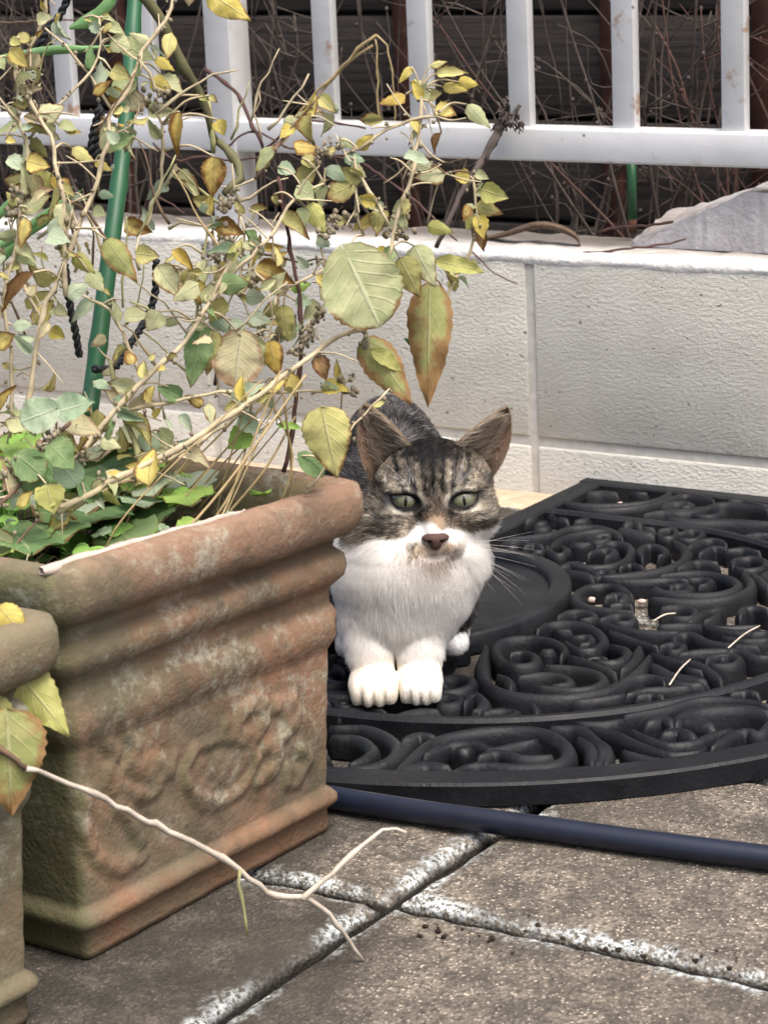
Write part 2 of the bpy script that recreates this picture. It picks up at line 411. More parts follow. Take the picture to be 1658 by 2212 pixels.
# whitewash coat over the top edge, ragged lower lip
V = []; F = []; n = 420
for i in range(n + 1):
    x = -3 + 6 * i / n; j1 = random.uniform(-.003, .0025) + .0015 * sin(i * .7); j2 = random.uniform(-.0012, .0012)
    V += [(x, .0005, .2305 + j1 * .6), (x, -.0010 + j2 * .5, .2350 + j1 * .3), (x, -.0002 + j2 * .8, .2385 + j2), (x, .005, .2428 + j2 * .8), (x, .05, .2430 + j2), (x, .123, .2415 + j2), (x, .123, .228)]
F = [(i * 7 + j, (i + 1) * 7 + j, (i + 1) * 7 + j + 1, i * 7 + j + 1) for i in range(n) for j in range(6)]
part('whitewash_cap', V, F, CAPM, wall)

# ================================================================== WHITE FENCE
fence = thing('metal_fence', 'white painted metal railing with upright bars above the block wall', 'fence', (-.4, .06, .24))
RZ0, RZ1 = .327, .361
for x0, x1 in ((-2.9, 2.9),):
    part('bottom_rail', *bevbox(x0, x1, .046, .076, RZ0, RZ1, .003, 2), WHITE, fence)
    part('top_rail', *bevbox(x0, x1, .046, .076, .95, .984, .003, 2), WHITE, fence)
posts = [-.40, -.40 - 1.2, -.40 - 2.4, -.40 + 1.2, -.40 + 2.4]
barx = []
for p in posts:
    part('post', *bevbox(p - .017, p + .017, .0435, .0685 + .012, .2425, 1.0, .002, 2), WHITE, fence)
for k in range(-25, 28):
    x = -.035 + .1175 * k
    if min(abs(x - p) for p in posts) < .06 or abs(x) > 2.85: continue
    if x < -.4: x = x - .0 
    barx.append(x)
bm_bar = mesh('bar', *bevbox(-.0125, .0125, -.006, .006, 0, .96 - RZ1 - .0105 + .0015, .0015, 2), WHITE)
for x in barx:
    o = bpy.data.objects.new('bar', bm_bar); link(o, fence)
    o.location = (x + .4, .058 - .06, RZ1 - .0012 - .24)

# ================================================================== DARK BOARD FENCE BEHIND
bf = thing('board_fence', 'dark weathered horizontal board fence standing behind the white railing', 'fence', (0, .62, .0))
for k in range(-1, 12):
    z0 = .172 + .1297 * k + .0025
    b = bevbox(-3.2, 3.2, .606 + random.uniform(-.002, .002), .626, z0, z0 + .1247, .004, 2)
    part('board', *b, BOARD, bf)
part('backing', *box(-3.2, 3.2, .629, .64, -.05, 1.72), BOARD, bf, False)
POSTM = plain('brown_post', (.075, .034, .026), .85, .4, 30, .2, .001)  # brown wood, pushed to red to paint in the window flare
for u, y in ((1313, .585), (1640, .585), (868, .585), (250, .585), (1900, .585)):
    q = on_y(u, 200, y)
    part('batten', *bevbox(q[0] - .013, q[0] + .013, .588, .6035, .0, 1.66, .002, 1), POSTM, bf)

# ================================================================== DOOR MAT (half-round, straight side to the left)
MT = .017
MX0, MX1, MYC, MR = .060, .2, -.42, .43
mat_ = thing('doormat', 'black rubber half-round doormat with scrollwork under the cat', 'doormat', (.3, MYC, 0))
def dshape(inset, n=40, x0in=None):
    r = MR - inset; xs = MX0 if x0in is None else x0in
    P = [(xs, MYC + r), (MX1, MYC + r)]
    for k in range(1, n): 
        a = pi / 2 - pi * k / n; P.append((MX1 + r * cos(a), MYC + r * sin(a)))
    P += [(MX1, MYC - r), (xs, MYC - r)]
    return np.array(P)
def ribbon(P, w, z0, z1, closed=False, bev=.003):
    P = np.asarray(P, float); n = len(P)
    if closed: T = np.roll(P, -1, 0) - np.roll(P, 1, 0)
    else: T = np.gradient(P, axis=0)
    T /= np.linalg.norm(T, axis=1)[:, None] + 1e-12; N = np.stack([-T[:, 1], T[:, 0]], 1)
    prof = [(-.5 * w, z0), (-.5 * w, z1 - bev), (-.5 * w + bev, z1), (.5 * w - bev, z1), (.5 * w, z1 - bev), (.5 * w, z0)]
    V = [(P[i][0] + N[i][0] * o, P[i][1] + N[i][1] * o, z) for i in range(n) for o, z in prof]
    k = len(prof); F = []
    for i in range(n if closed else n - 1):
        a, b = i * k, ((i + 1) % n) * k
        F += [(a + j, a + j + 1, b + j + 1, b + j) for j in range(k - 1)]
    if not closed: F += [tuple(range(k)), tuple((n - 1) * k + j for j in range(k))[::-1]]
    return V, F
def resample(P, step):
    P = np.asarray(P, float); L = np.r_[0, np.cumsum(np.linalg.norm(np.diff(P, axis=0), axis=1))]
    n = max(2, int(L[-1] / step)); t = np.linspace(0, L[-1], n + 1)
    return np.stack([np.interp(t, L, P[:, i]) for i in range(P.shape[1])], 1)
part('outer_rim', *ribbon(resample(dshape(.0135), .012), .027, .0005, MT, bev=.002), RUBBER, mat_, False)
part('straight_rim', *ribbon([(MX0 + .012, MYC - MR + .0272), (MX0 + .012, MYC), (MX0 + .012, MYC + MR - .0272)], .024, .0005, MT - .0004, bev=.002), RUBBER, mat_, False)
part('inner_rim', *ribbon(resample(dshape(.136, x0in=MX0 + .0245), .012), .011, .0005, MT + .001, bev=.003), RUBBER, mat_, False)
# medallion plate in the middle of the straight side
mc = np.array([.118, MYC]); ang = np.linspace(0, 2 * pi, 48, endpoint=False)
med = np.stack([mc[0] + .118 * np.cos(ang), mc[1] + .145 * np.sin(ang)], 1)
med[:, 0] = np.maximum(med[:, 0], MX0 + .033)
part('medallion_rim', *ribbon(med, .019, .0005, MT + .001, True, .003), RUBBER, mat_, True)
inn = np.stack([mc[0] + .109 * np.cos(ang), mc[1] + .136 * np.sin(ang)], 1); inn[:, 0] = np.maximum(inn[:, 0], MX0 + .033)
part('medallion_plate', [(x, y, .0105) for x, y in inn] + [(mc[0], mc[1], .0115)], [(i, (i + 1) % 48, 48) for i in range(48)], RUBBER, mat_)
def scroll(P2, w, h=MT, name='scroll', k=9):
    P2 = resample(catmull(P2, 6), .006) if len(P2) > 2 else resample(np.asarray(P2, float), .006)
    n = len(P2); T = np.gradient(P2, axis=0); T /= np.linalg.norm(T, axis=1)[:, None] + 1e-12
    N = np.stack([-T[:, 1], T[:, 0]], 1); t = np.linspace(0, 1, n)
    ww = w * np.minimum(1, .55 + 3.2 * np.minimum(t, 1 - t)); V = []
    # rounded end caps
    e = .45 * w
    P2 = np.vstack([P2[0] - T[0] * e * .7, P2, P2[-1] + T[-1] * e * .7]); N = np.vstack([N[0], N, N[-1]])
    ww = np.r_[ww[0] * .35, ww, ww[-1] * .35]; hh = np.r_[h * .55, np.full(n, h), h * .55]
    n += 2
    for i in range(n):
        for j in range(k):
            a = pi * j / (k - 1); V.append((P2[i][0] + N[i][0] * .5 * ww[i] * cos(a), P2[i][1] + N[i][1] * .5 * ww[i] * cos(a), .0004 + hh[i] * (.35 + .65 * sin(a) if 0 < j < k - 1 else 0)))
    F = [(i * k + j, (i + 1) * k + j, (i + 1) * k + j + 1, i * k + j + 1) for i in range(n - 1) for j in range(k - 1)]
    F += [tuple(range(k)), tuple((n - 1) * k + j for j in range(k))[::-1]]
    return part(name, V, F, RUBBER, mat_)
def tr(ax, ay, s, pts): return [on_z(ax + s * x, ay + s * y, MT)[:2] for x, y in pts]
A = lambda *p: tr(1026, 999, .3811, p)
B = lambda *p: tr(1026, 1269, .3811, p)
C = lambda *p: tr(702, 1377, .3909, p)
D = lambda *p: tr(1188, 1377, .2834, p)
SC = [
 (A((600,130),(520,170),(510,210),(600,232),(800,232),(1000,210),(1100,165),(1040,120),(880,98),(720,100)), 1.7), (A((640,165),(720,160),(800,170)), 2.2), (A((880,165),(970,170)), 1.6),
 (A((520,232),(700,258),(900,245),(1050,215),(1180,175),(1300,190),(1350,210)), 1.6), (A((960,290),(1060,272),(1180,278),(1300,250),(1400,225),(1520,235),(1658,265)), 1.7),
 (A((1100,312),(1250,322),(1450,322),(1658,335)), 2.6), (A((1240,258),(1320,248),(1400,268),(1330,296),(1230,290)), 1.5), (A((1440,212),(1520,207),(1600,232),(1658,240)), 1.3), (A((1530,412),(1600,397),(1658,402)), 1.6),
 (A((290,320),(340,300)), 2.4), (A((350,340),(400,330)), 2.4), (A((430,275),(470,270)), 2.2), (A((480,310),(520,320)), 2.3), (A((350,370),(420,360)), 2.4), (A((570,325),(640,310)), 2.4),
 (A((850,345),(900,320),(930,345)), 2.4), (A((820,370),(900,385),(1000,400)), 2.8), (A((960,365),(1010,370)), 2.0),
 (A((180,428),(350,408),(450,390),(560,358),(700,358),(800,390),(830,425)), 1.6), (A((420,490),(480,430),(580,395),(700,378),(790,388),(815,420)), 1.5),
 (A((490,470),(525,492),(470,515),(420,495),(410,470)), 1.6), (A((690,470),(770,445),(855,455),(885,495),(850,545),(760,575),(640,582),(530,570)), 1.7),
 (A((640,515),(690,490),(760,482),(790,502),(740,528)), 1.7), (A((550,455),(650,452)), 2.2), (A((490,585),(560,560),(620,580)), 1.8), (A((520,610),(600,620),(660,640)), 2.2),
 (A((280,470),(330,455),(380,470)), 1.8), (A((330,500),(400,490)), 1.6),
 (A((1040,525),(1085,505),(1050,472),(980,460),(930,490),(945,530)), 1.5), (A((1130,440),(1195,485),(1180,540),(1080,590),(900,622),(720,642)), 1.9), (A((820,592),(880,566),(950,590)), 1.5),
 (A((1040,380),(1120,368),(1140,402),(1075,420),(1035,400)), 1.4), (A((1150,400),(1230,376),(1290,395),(1240,428),(1150,428)), 1.5), (A((1210,475),(1280,435),(1370,430),(1420,458)), 1.6),
 (A((1270,512),(1350,472),(1420,482)), 1.6), (A((1150,592),(1250,552),(1370,562)), 1.8), (A((1430,492),(1520,480),(1610,502)), 1.7), (A((1460,575),(1470,545),(1560,530),(1640,550),(1640,582),(1540,602),(1470,588)), 1.6),
 (A((720,652),(900,662),(1100,652),(1200,662)), 1.6), (A((1000,718),(1150,737),(1330,740),(1450,716),(1490,680),(1430,642),(1300,617),(1180,617),(1050,637)), 1.7),
 (A((1000,762),(1200,777),(1400,762),(1530,722),(1565,672),(1520,622)), 1.7), (A((1570,625),(1625,665),(1658,705)), 1.7), (A((1200,655),(1290,650),(1340,670),(1270,695)), 1.5),
 (A((885,745),(800,692),(660,690),(575,732),(585,785),(690,818),(800,832),(890,842)), 1.7), (A((740,758),(800,737),(855,752),(820,782)), 2.0), (A((770,806),(830,791),(885,806)), 1.6),
 (B((470,162),(540,127),(640,132),(680,162),(600,176)), 1.5), (B((710,177),(800,147),(890,162),(880,188),(780,192)), 1.5), (B((1060,110),(1150,100),(1240,120),(1230,160),(1120,165)), 1.6), (B((1210,190),(1300,130),(1400,110)), 1.7), (B((1300,185),(1380,150)), 1.6), (B((1500,150),(1520,110),(1600,105),(1658,125)), 1.6),
 (B((560,275),(640,267),(655,300),(600,318)), 1.6), (B((350,240),(420,198),(560,192),(680,230),(730,290),(680,336),(580,342),(515,305)), 1.7), (B((440,236),(540,240)), 1.5),
 (B((700,192),(850,227),(950,242),(1150,250)), 1.6), (B((760,242),(900,292),(1030,332)), 1.6), (B((1040,212),(1200,202),(1380,217),(1600,212)), 1.7), (B((1130,300),(1125,270),(1190,250),(1260,267),(1300,292),(1400,312),(1600,332)), 1.7), (B((1050,330),(1110,310),(1180,325),(1150,352),(1080,352)), 1.5),
 (B((1280,210),(1450,240),(1600,250),(1658,245)), 1.6), (B((1400,275),(1520,290),(1658,290)), 1.6),
 (B((200,372),(260,357),(340,382),(330,422),(240,432),(160,412),(115,352),(155,292),(300,272),(430,292),(510,342),(485,382)), 1.8), (B((380,352),(440,350)), 2.2), (B((520,385),(600,400),(700,440),(790,480)), 1.8),
 (B((60,330),(40,430),(60,520),(160,582),(350,607),(550,602),(750,562),(880,502),(960,422),(990,382)), 2.1), (B((350,557),(450,562),(600,567),(720,532),(700,482),(560,447),(400,440)), 1.7),
 (B((250,502),(360,482),(480,492),(540,532),(440,552)), 1.7), (B((130,492),(190,520),(200,560)), 1.8), (B((770,322),(850,342),(860,382),(780,412),(660,407)), 1.8), (B((640,402),(700,387),(745,402)), 1.5), (B((930,332),(905,402),(830,462)), 1.9),
 (B((1000,372),(1120,402),(1250,422),(1340,472),(1390,522)), 1.8), (B((1010,432),(1100,482),(1200,502),(1300,522)), 2.4), (B((1020,502),(1150,532),(1280,542)), 2.1), (B((1180,450),(1280,470)), 1.6),
 (B((850,522),(930,492),(1030,502),(1070,532)), 1.7), (B((860,602),(950,572),(1080,562),(1220,557)), 1.7), (B((920,612),(1000,592),(1060,612)), 1.9),
 (B((1310,405),(1350,380),(1450,372),(1500,402),(1440,432),(1330,432)), 1.6), (B((1160,372),(1260,352),(1380,347),(1500,347),(1580,382),(1658,387)), 1.8), (B((1380,395),(1420,392)), 1.5),
 (B((0,592),(50,640),(20,690)), 2.0), (B((60,702),(150,687),(240,702),(180,726),(90,726)), 1.6), (B((330,660),(350,702)), 1.8), (B((560,640),(700,622),(850,600)), 1.6),
 (C((30,490),(200,487),(320,522),(395,582),(370,652),(260,702),(100,722),(30,724)), 2.0), (C((40,542),(180,547),(260,600),(230,652),(140,692)), 2.0), (C((430,562),(520,527),(600,542)), 2.2),
 (C((390,742),(480,652),(600,562),(780,512),(1000,492),(1200,507),(1320,572),(1340,642),(1250,692),(1050,702),(830,692),(700,742)), 2.1), (C((550,642),(680,582),(820,577),(920,612),(1050,582),(1170,562)), 1.9), (C((730,610),(800,600)), 3.0), (C((410,742),(540,692),(680,706)), 2.4), (C((850,652),(950,620),(1080,652),(1250,650)), 2.0), (C((300,700),(400,640),(470,580)), 1.7),
 (C((1250,492),(1400,492),(1500,562),(1540,642),(1500,702)), 2.1), (C((1400,552),(1470,602),(1470,692)), 1.9), (C((80,420),(160,385),(260,380),(330,410)), 1.9), (C((400,425),(520,395),(620,400)), 2.2), (C((770,360),(810,310),(870,330),(880,380),(820,400)), 1.6), (C((880,410),(960,390),(1060,405)), 1.8),
 (D((570,592),(700,562),(900,522),(1100,462),(1300,452),(1500,472),(1658,512)), 1.7), (D((960,642),(1050,562),(1250,522),(1500,522),(1658,562)), 2.5), (D((1000,622),(1110,620),(1230,662)), 3.2), (D((860,722),(980,692),(1090,742)), 2.6),
 (D((620,702),(750,762),(900,802),(1100,782),(1250,722),(1380,692)), 1.8), (D((300,682),(500,722),(700,812),(900,872),(1100,862),(1180,832)), 1.8), (D((1230,832),(1380,732),(1500,692),(1600,722),(1658,642)), 1.8), (D((200,642),(400,642),(550,622)), 1.7), (D((1380,420),(1480,395),(1580,420)), 2.0), (D((740,640),(860,600),(920,640)), 2.6), (D((330,760),(430,830),(420,960)), 1.8), (D((560,860),(700,900),(880,930)), 1.8),
]
for P, wd in SC:
    scroll(P, wd * .0066)
# the pattern repeats mirrored on the half that the cat and the pot cover
for P, wd in SC[:46]:
    Q = [np.array((x, 2 * MYC - y)) for x, y in P]
    mx = np.mean(Q, axis=0)
    if mx[0] < .235: scroll(Q, wd * .0066)

# small curls close the gaps of the field so that little ground shows
pts_ = np.vstack([resample(catmull(P, 4), .008) if len(P) > 2 else np.array(P) for P, _ in SC] + [med])
rf = random.Random(2)
for it in range(900):
    x, y = rf.uniform(MX0 + .04, .62), rf.uniform(MYC - .39, MYC + .39); q = np.array([x, y])
    rr_ = np.hypot(max(0, x - MX1), y - MYC)
    if rr_ > MR - .045 or abs(rr_ - (MR - .136)) < .022: continue
    if ((x - mc[0]) / .14) ** 2 + ((y - mc[1]) / .165) ** 2 < 1: continue
    dm = np.min(np.linalg.norm(pts_ - q, axis=1))
    if dm < (.0145 if rr_ < MR - .15 else .021): continue
    R_ = min(.024, dm * .95); a0 = rf.uniform(0, 6.28); sg = rf.choice((-1, 1))
    Q = [q + R_ * (1 - .72 * t) * np.array([cos(a0 + sg * 6.5 * t), sin(a0 + sg * 6.5 * t)]) for t in np.linspace(0, 1, 9)]
    scroll(Q, .0125, MT * .92, 'curl'); pts_ = np.vstack([pts_, resample(catmull(Q, 4), .008)])

# ================================================================== HOSE
hz = [(-.9, -.80), (-.4, -.835), (0, -.852), (.321, -.8475), (.47, -.8335), (.625, -.8145), (.9, -.77), (1.4, -.72), (2.2, -.74)]
hp = catmull([(x, y, .0088) for x, y in hz], 12)
hose = part('garden_hose', *tube(hp, .0083, 14), NAVY, None, label='dark navy garden hose lying across the slabs past the doormat', category='hose')

# ================================================================== TERRACOTTA PLANTERS
PL = (.319, -1.123, 0); PRZ = radians(-3.0)
cz, sz = cos(PRZ), sin(PRZ); FN = np.array([cz, sz, 0]); FT = np.array([-sz, cz, 0])
def face(cx, cy):                                      # picture point on the long panel -> (along, height) in planter space
    d = ray(.525 * cx, 999 + .525 * cy); q = np.array(PL) + FN * .005
    P = CAM + d * (((q - CAM) @ FN) / (d @ FN)) - np.array(PL); return np.array([P @ FT, P[2]])
REL = [([(765,1290),(800,1205),(900,1155),(1010,1165),(1058,1225),(1030,1310),(950,1388),(860,1400),(785,1360),(765,1290)], .0042, .0042), ([(770,1330),(830,1425),(930,1415),(1030,1340)], .0034, .0030), ([(840,1300),(920,1270),(980,1230)], .014, .0022)]
REL += [(p, .0062, .0040) for p in ([(985,1060),(1030,1010),(1075,1010),(1080,1085),(1040,1130)], [(1130,1010),(1180,1005),(1185,1110),(1145,1160)], [(1205,975),(1222,1060),(1185,1108)], [(930,1100),(1000,1140),(1060,1130)], [(1090,1180),(1150,1205),(1115,1285),(1070,1315)], [(1190,1275),(1240,1312),(1195,1318)], [(1250,1180),(1275,1230),(1240,1290)])]
REL += [(p, .0058, .0034) for p in ([(440,1345),(540,1275),(640,1262),(710,1245)], [(560,1292),(625,1315),(700,1290)], [(480,1365),(560,1395),(650,1362)], [(430,1180),(470,1230),(450,1310)], [(520,1130),(560,1200),(540,1260)], [(380,1600),(425,1662),(520,1682),(600,1625)], [(360,1400),(345,1500),(380,1590)], [(500,1440),(560,1500),(590,1580)])]
RELP = [(resample(catmull([face(*q) for q in p], 5), .003), r, h) for p, r, h in REL]
PROF = [(0, 0), (.001, .004), (.0008, .016), (.0038, .0182), (.0072, .0215), (.0074, .0255), (.0042, .0292), (.0012, .0315)]
PROF += [(.0012 + .0050 * (z - .0315) / .0965, z) for z in np.arange(.034, .1275, .0026)]
PROF += [(.0062, .1285), (.0088, .1325), (.0112, .138), (.0124, .145), (.0118, .152), (.0092, .157), (.0074, .1595), (.0082, .1705), (.0118, .1735), (.0165, .178), (.0184, .185), (.0172, .1915), (.0132, .1950), (.0108, .1972), (.0120, .2042), (.0205, .2062), (.0262, .2115), (.0292, .220), (.0288, .2315), (.0265, .2385), (.018, .2415), (.009, .2395), (.003, .234), (-.002, .222), (-.004, .19)]
def planter(name, loc, rz, label, lx=.41, ly=.245, near_lift=.0, rel=None):
    t = thing(name, label, 'planter', loc, 'terracotta planters'); t.rotation_euler.z = rz
    V = []; x1, x0, y1, y0 = 0, -lx, ly, 0             # origin is the near right base corner
    def loop(o):
        r = max(.004, .005 + o * .5); L = []
        for (c, a0) in (((x1 + o - r, y0 - o + r), -pi / 2), ((x1 + o - r, y1 + o - r), 0), ((x0 - o + r, y1 + o - r), pi / 2), ((x0 - o + r, y0 - o + r), pi)):
            for q in range(6):
                a = a0 + pi / 2 * q / 5; L.append((c[0] + r * cos(a), c[1] + r * sin(a)))
        R = []
        for i in range(len(L)):
            a, b = np.array(L[i]), np.array(L[(i + 1) % len(L)]); R.append(a)
            if i % 6 == 5:
                ns = [110, 50, 30, 50][i // 6]
                for s in range(1, ns): R.append(a + (b - a) * s / ns)
        return np.array(R)
    rows = [loop(o) for o, z in PROF]; N = len(rows[0])
    for (o, z), R in zip(PROF, rows):
        H = np.zeros(N)
        if rel and .03 < z < .129:
            for P_, r, h in rel:
                d = np.min(np.hypot(R[:, 1][:, None] - P_[:, 0][None], z - P_[:, 1][None]), axis=1)
                H = np.maximum(H, h * .8 * np.exp(-(d / r) ** 4)); H -= .0006 * np.exp(-((d - 1.5 * r) / (.4 * r)) ** 2)
            H *= (R[:, 0] > -.004)
        for (x, y), hh in zip(R, H):
            wob = .0007 * sin(y * 37 + z * 21 + x * 9) + .0003 * sin(y * 81 + x * 33) + .0003 * sin(y * 190 + z * 260 + x * 120)
            zz = z * (1 + near_lift * max(0, min(1, (ly - y) / ly))) + wob * min(1, z * 8)
            kn = .0014 * math.exp(-((z - .145) / .009) ** 2) * (sin(y * 210 + x * 160) * sin(y * 97 + 1.3 + x * 70) + .6 * sin(y * 420 + z * 300)); wob += kn
            V.append((x + wob * .8 + hh * (1 + .25 * sin(y * 330) * sin(z * 410)), y + wob * .5 * (-1 if y < ly / 2 else 1), zz - kn * .5))
    F = [(i * N + j, i * N + (j + 1) % N, (i + 1) * N + (j + 1) % N, (i + 1) * N + j) for i in range(len(PROF) - 1) for j in range(N)]
    F.append(tuple(range(N))[::-1])
    link(bpy.data.objects.new('pot_body', mesh('pot_body', V, F, TERRA)), t)
    SV = []; gx, gy = 24, 14
    for j in range(gy + 1):
        for i in range(gx + 1):
            SV.append((x0 - .0035 + (lx + .007) * i / gx, y0 - .0035 + (ly + .007) * j / gy, .192 + .008 * sin(i * 1.3) * cos(j * 1.1) + random.uniform(-.004, .004)))
    SF = [(j * (gx + 1) + i, j * (gx + 1) + i + 1, (j + 1) * (gx + 1) + i + 1, (j + 1) * (gx + 1) + i) for j in range(gy) for i in range(gx)]
    link(bpy.data.objects.new('soil', mesh('soil', SV, SF, SOIL)), t)
    return t
pot = planter('terracotta_planter', PL, PRZ, 'mossy terracotta planter with rolled rim and worn garland relief, beside the cat', near_lift=.05, rel=RELP)
pot2 = planter('terracotta_planter', (.3285, -1.4475, 0), PRZ, 'terracotta planter cut off by the picture edge, only its far corner showing')
# broken pale sliver along the near inner rim
V = []; n = 46
for i in range(n):
    f = i / (n - 1); y = -.026 + .18 * f; w_ = .0036 * min(1, 2.2 * (1 - f)) * (1 + .3 * sin(i * .9) + random.uniform(-.15, .15)); xi = .012 + .004 * f + .0012 * sin(i * .6)
    zz = .2418 * (1 + .05 * max(0, min(1, (.245 - y) / .245))) + .0008
    V += [(xi - .5 * w_, y, zz - .004), (xi - .3 * w_, y, zz + random.uniform(-.0003, .0004)), (xi + .6 * w_, y, zz - .0004), (xi + w_, y, zz - .0045)]
F = [(i * 4 + j, (i + 1) * 4 + j, (i + 1) * 4 + (j + 1) % 4, i * 4 + (j + 1) % 4) for i in range(n - 1) for j in range(4)]
link(bpy.data.objects.new('rim_chip', mesh('rim_chip', V, F, CHIP)), pot, label='pale broken sliver along the rim')

# ================================================================== PLANTS
def leaf_mesh(name, mat, kind=0, rows=9, teeth=.05):
    """unit leaf: base at origin, tip at +X=1, half width .5 at widest, normal +Z."""
    rr = random.Random(kind * 7 + 3); V = []; UV = []; F = []
    cols = [-1, -.55, 0, .55, 1]
    def width(t):
        if kind == 3: return .5 * (sin(pi * min(1, t * .98 + .02)) ** .55)                    # round, heart-shaped
        if kind == 4: return .5 * (sin(pi * t ** .85) ** .8) * (1 - .25 * t)                  # long blade
        return .5 * (sin(pi * t ** .62) ** .85) * (1 - .12 * t)
    for i in range(rows + 1):
        t = i / rows; wv = width(t) if 0 < i < rows else .012
        for c in cols:
            tt = (1 + (teeth if i % 2 else -teeth)) if abs(c) == 1 else 1
            x = t; y = c * wv * tt
            if abs(c) == 1 and kind == 3 and t < .4: x -= .16 * (1 - t / .4) * abs(c)
            if abs(c) < 1 and kind == 3 and t < .3 and c: x -= .07 * (1 - t / .3)
            cup = [.16, -.12, .28, .05, .1, .45][kind % 6]; bend = [.12, .2, .3, .10, .22, .35][kind % 6]
            z = cup * abs(c) ** 1.6 * wv * 1.6 - bend * (t - .25) ** 2 + .035 * sin(t * 11 + c * 2.2 + kind) * abs(c) + (.03 * sin(t * 23 + kind * 2) if abs(c) == 1 else 0)
            if kind == 5: y *= .75
            V.append((x, y, z)); UV.append(((c + 1) / 2, t))
    k = len(cols)
    F = [(i * k + j, i * k + j + 1, (i + 1) * k + j + 1, (i + 1) * k + j) for i in range(rows) for j in range(k - 1)]
    me = mesh(name, V, F, mat); ul = me.uv_layers.new(name='UVMap')
    for l in me.loops: ul.data[l.index].uv = UV[l.vertex_index]
    return me
LM = {}
def get_leaf(mk, kind, fine=False):
    key = (mk, kind, fine)
    if key not in LM: LM[key] = leaf_mesh('leaf', LF[mk], kind, 20 if fine else 9, .035 if fine else .05)
    return LM[key]
CAMV = Vector(CAM)
def put_leaf(parent, Bp, Tp, wd, mk, kind=0, roll=0., fine=False, name='leaf', up=.35):
    Bp, Tp = Vector(Bp), Vector(Tp); X = Tp - Bp; L = X.length; X.normalize()
    N = ((CAMV - Bp).normalized() + Vector((0, 0, up))); N = (N - X * N.dot(X)).normalized()
    N = Matrix.Rotation(roll, 3, X) @ N; Y = N.cross(X)
    o = bpy.data.objects.new(name, get_leaf(mk, kind, fine))
    m = Matrix.Identity(4)
    for i in range(3): m[i][0] = X[i] * L; m[i][1] = Y[i] * wd * L; m[i][2] = N[i] * L; m[i][3] = Bp[i]
    link(o, parent); o.matrix_local = Matrix.Translation(-Vector(parent.location)) @ m
    return o
shrub = thing('leafy_shrub', 'straggly yellowing shrub with heart-shaped leaves growing out of the planter', 'shrub', (.18, -1.0, .19))
STEMPTS = []
def knobby(P, r, seed):
    P = resample(catmull(P, 6), .008); n = len(P); rr = random.Random(seed)
    P = P + np.array([[rr.gauss(0, .0005) for _ in range(3)] for _ in range(n)])
    t = np.linspace(0, 1, n); R = np.interp(t, np.linspace(0, 1, len(r)), r) if not np.isscalar(r) else np.full(n, r)
    for k in range(rr.randint(0, 3), n, rr.randint(4, 7)): R[k] *= 1.35
    return P, R
def stem(pts, d, r, mat=None, parent=None, name='stem', keep=True):
    """pts in picture units, d = (start, end) metres behind the planter plane, r = radii in mm"""
    n = len(pts); d = (d, d) if np.isscalar(d) else d; dd = np.interp(np.linspace(0, 1, n), np.linspace(0, 1, len(d)), d)
    P = [on_d(u, v, q) for (u, v), q in zip(pts, dd)]
    r = [r] if np.isscalar(r) else r; r = [x * .00074 for x in r]
    P, R = knobby(P, r if len(r) > 1 else r * 2, len(STEMPTS) + 1)
    if keep: STEMPTS.append(P)
    return part(name, *tube(P, R, 6), mat or STEM, parent or shrub)
st = stem
st([(110,1112),(270,1026),(390,966),(480,906),(560,852),(640,792),(690,757),(735,724),(790,713)], (-.06, .0, .04), (2.9, 2.5, 2.0))
st([(120,1120),(280,1030),(430,955),(520,890),(580,845)], (-.05, .02), (1.8, 1.5))
st([(150,1010),(190,955),(255,880),(330,801),(380,760),(425,700),(455,650),(490,582),(513,545)], (-.02, .02), (2.6, 2.2, 1.4))
st([(455,650),(487,612),(513,580),(563,528),(598,490),(630,437),(665,412),(702,396)], (.01, .06), (1.9, 1.7, 1.2))
st([(255,885),(350,872),(460,850),(560,848),(640,846),(692,845)], (0, .03), (1.7, 1.5, 1.2))
st([(300,800),(250,690),(215,655),(150,630)], (.02, .05), (1.6, 1.2))
st([(310,1010),(280,930),(262,880),(235,780)], (.0, .04), (2.6, 2.0), STEMG)
st([(990,592),(1003,560),(1020,533),(1029,480),(1027,430),(1020,389)], (.12, .12), (1.5, 1.1))
st([(935,750),(950,700),(966,640),(990,592)], (.1, .12), (1.4, 1.4))
st([(840,560),(853,489),(868,440),(882,407),(892,375),(893,338),(900,310),(905,270),(911,225),(908,190)], (.04, .08), (2.0, 1.8, 1.4))
st([(775,325),(790,312),(820,285),(850,275),(885,258),(940,250)], (.06, .07), (1.7, 1.2))
st([(893,338),(930,350),(962,372),(990,370),(1012,374)], (.07, .09), (1.1, .9), STEMB)
st([(838,485),(820,445),(792,405),(768,362),(760,340)], (.04, .05), (1.8, 1.3))
st([(782,505),(772,455),(766,390)], (.05, .05), (1.5, 1.2))
st([(48,470),(46,420),(52,376),(57,305),(40,262),(41,217),(39,165),(30,141)], (.0, .02), (1.9, 1.4))
st([(0,213),(20,240),(38,264)], .0, 1.2)
st([(100,-10),(97,34),(84,66),(60,118),(45,160)], (.02, .02), (1.6, 1.4))
st([(140,640),(140,560),(140,500),(135,430),(121,365),(118,319),(96,269),(73,235),(57,194),(30,141)], (-.02, .02), (2.2, 1.6))
st([(60,900),(75,760),(95,662),(120,620),(140,570),(165,500),(180,470),(207,400),(219,353),(237,292),(240,240),(278,194),(290,155),(319,96),(356,46),(378,-10)], (-.03, .05), (2.4, 2.0, 1.6))
st([(64,299),(114,244),(160,194),(190,157),(203,139),(217,96),(212,39)], (.02, .04), (1.2, .9))
st([(240,238),(214,194),(190,157),(137,96),(98,62)], (.03, .04), (1.2, 1.0))
st([(242,296),(268,280),(292,262),(305,212)], (.03, .04), (1.1, .9))
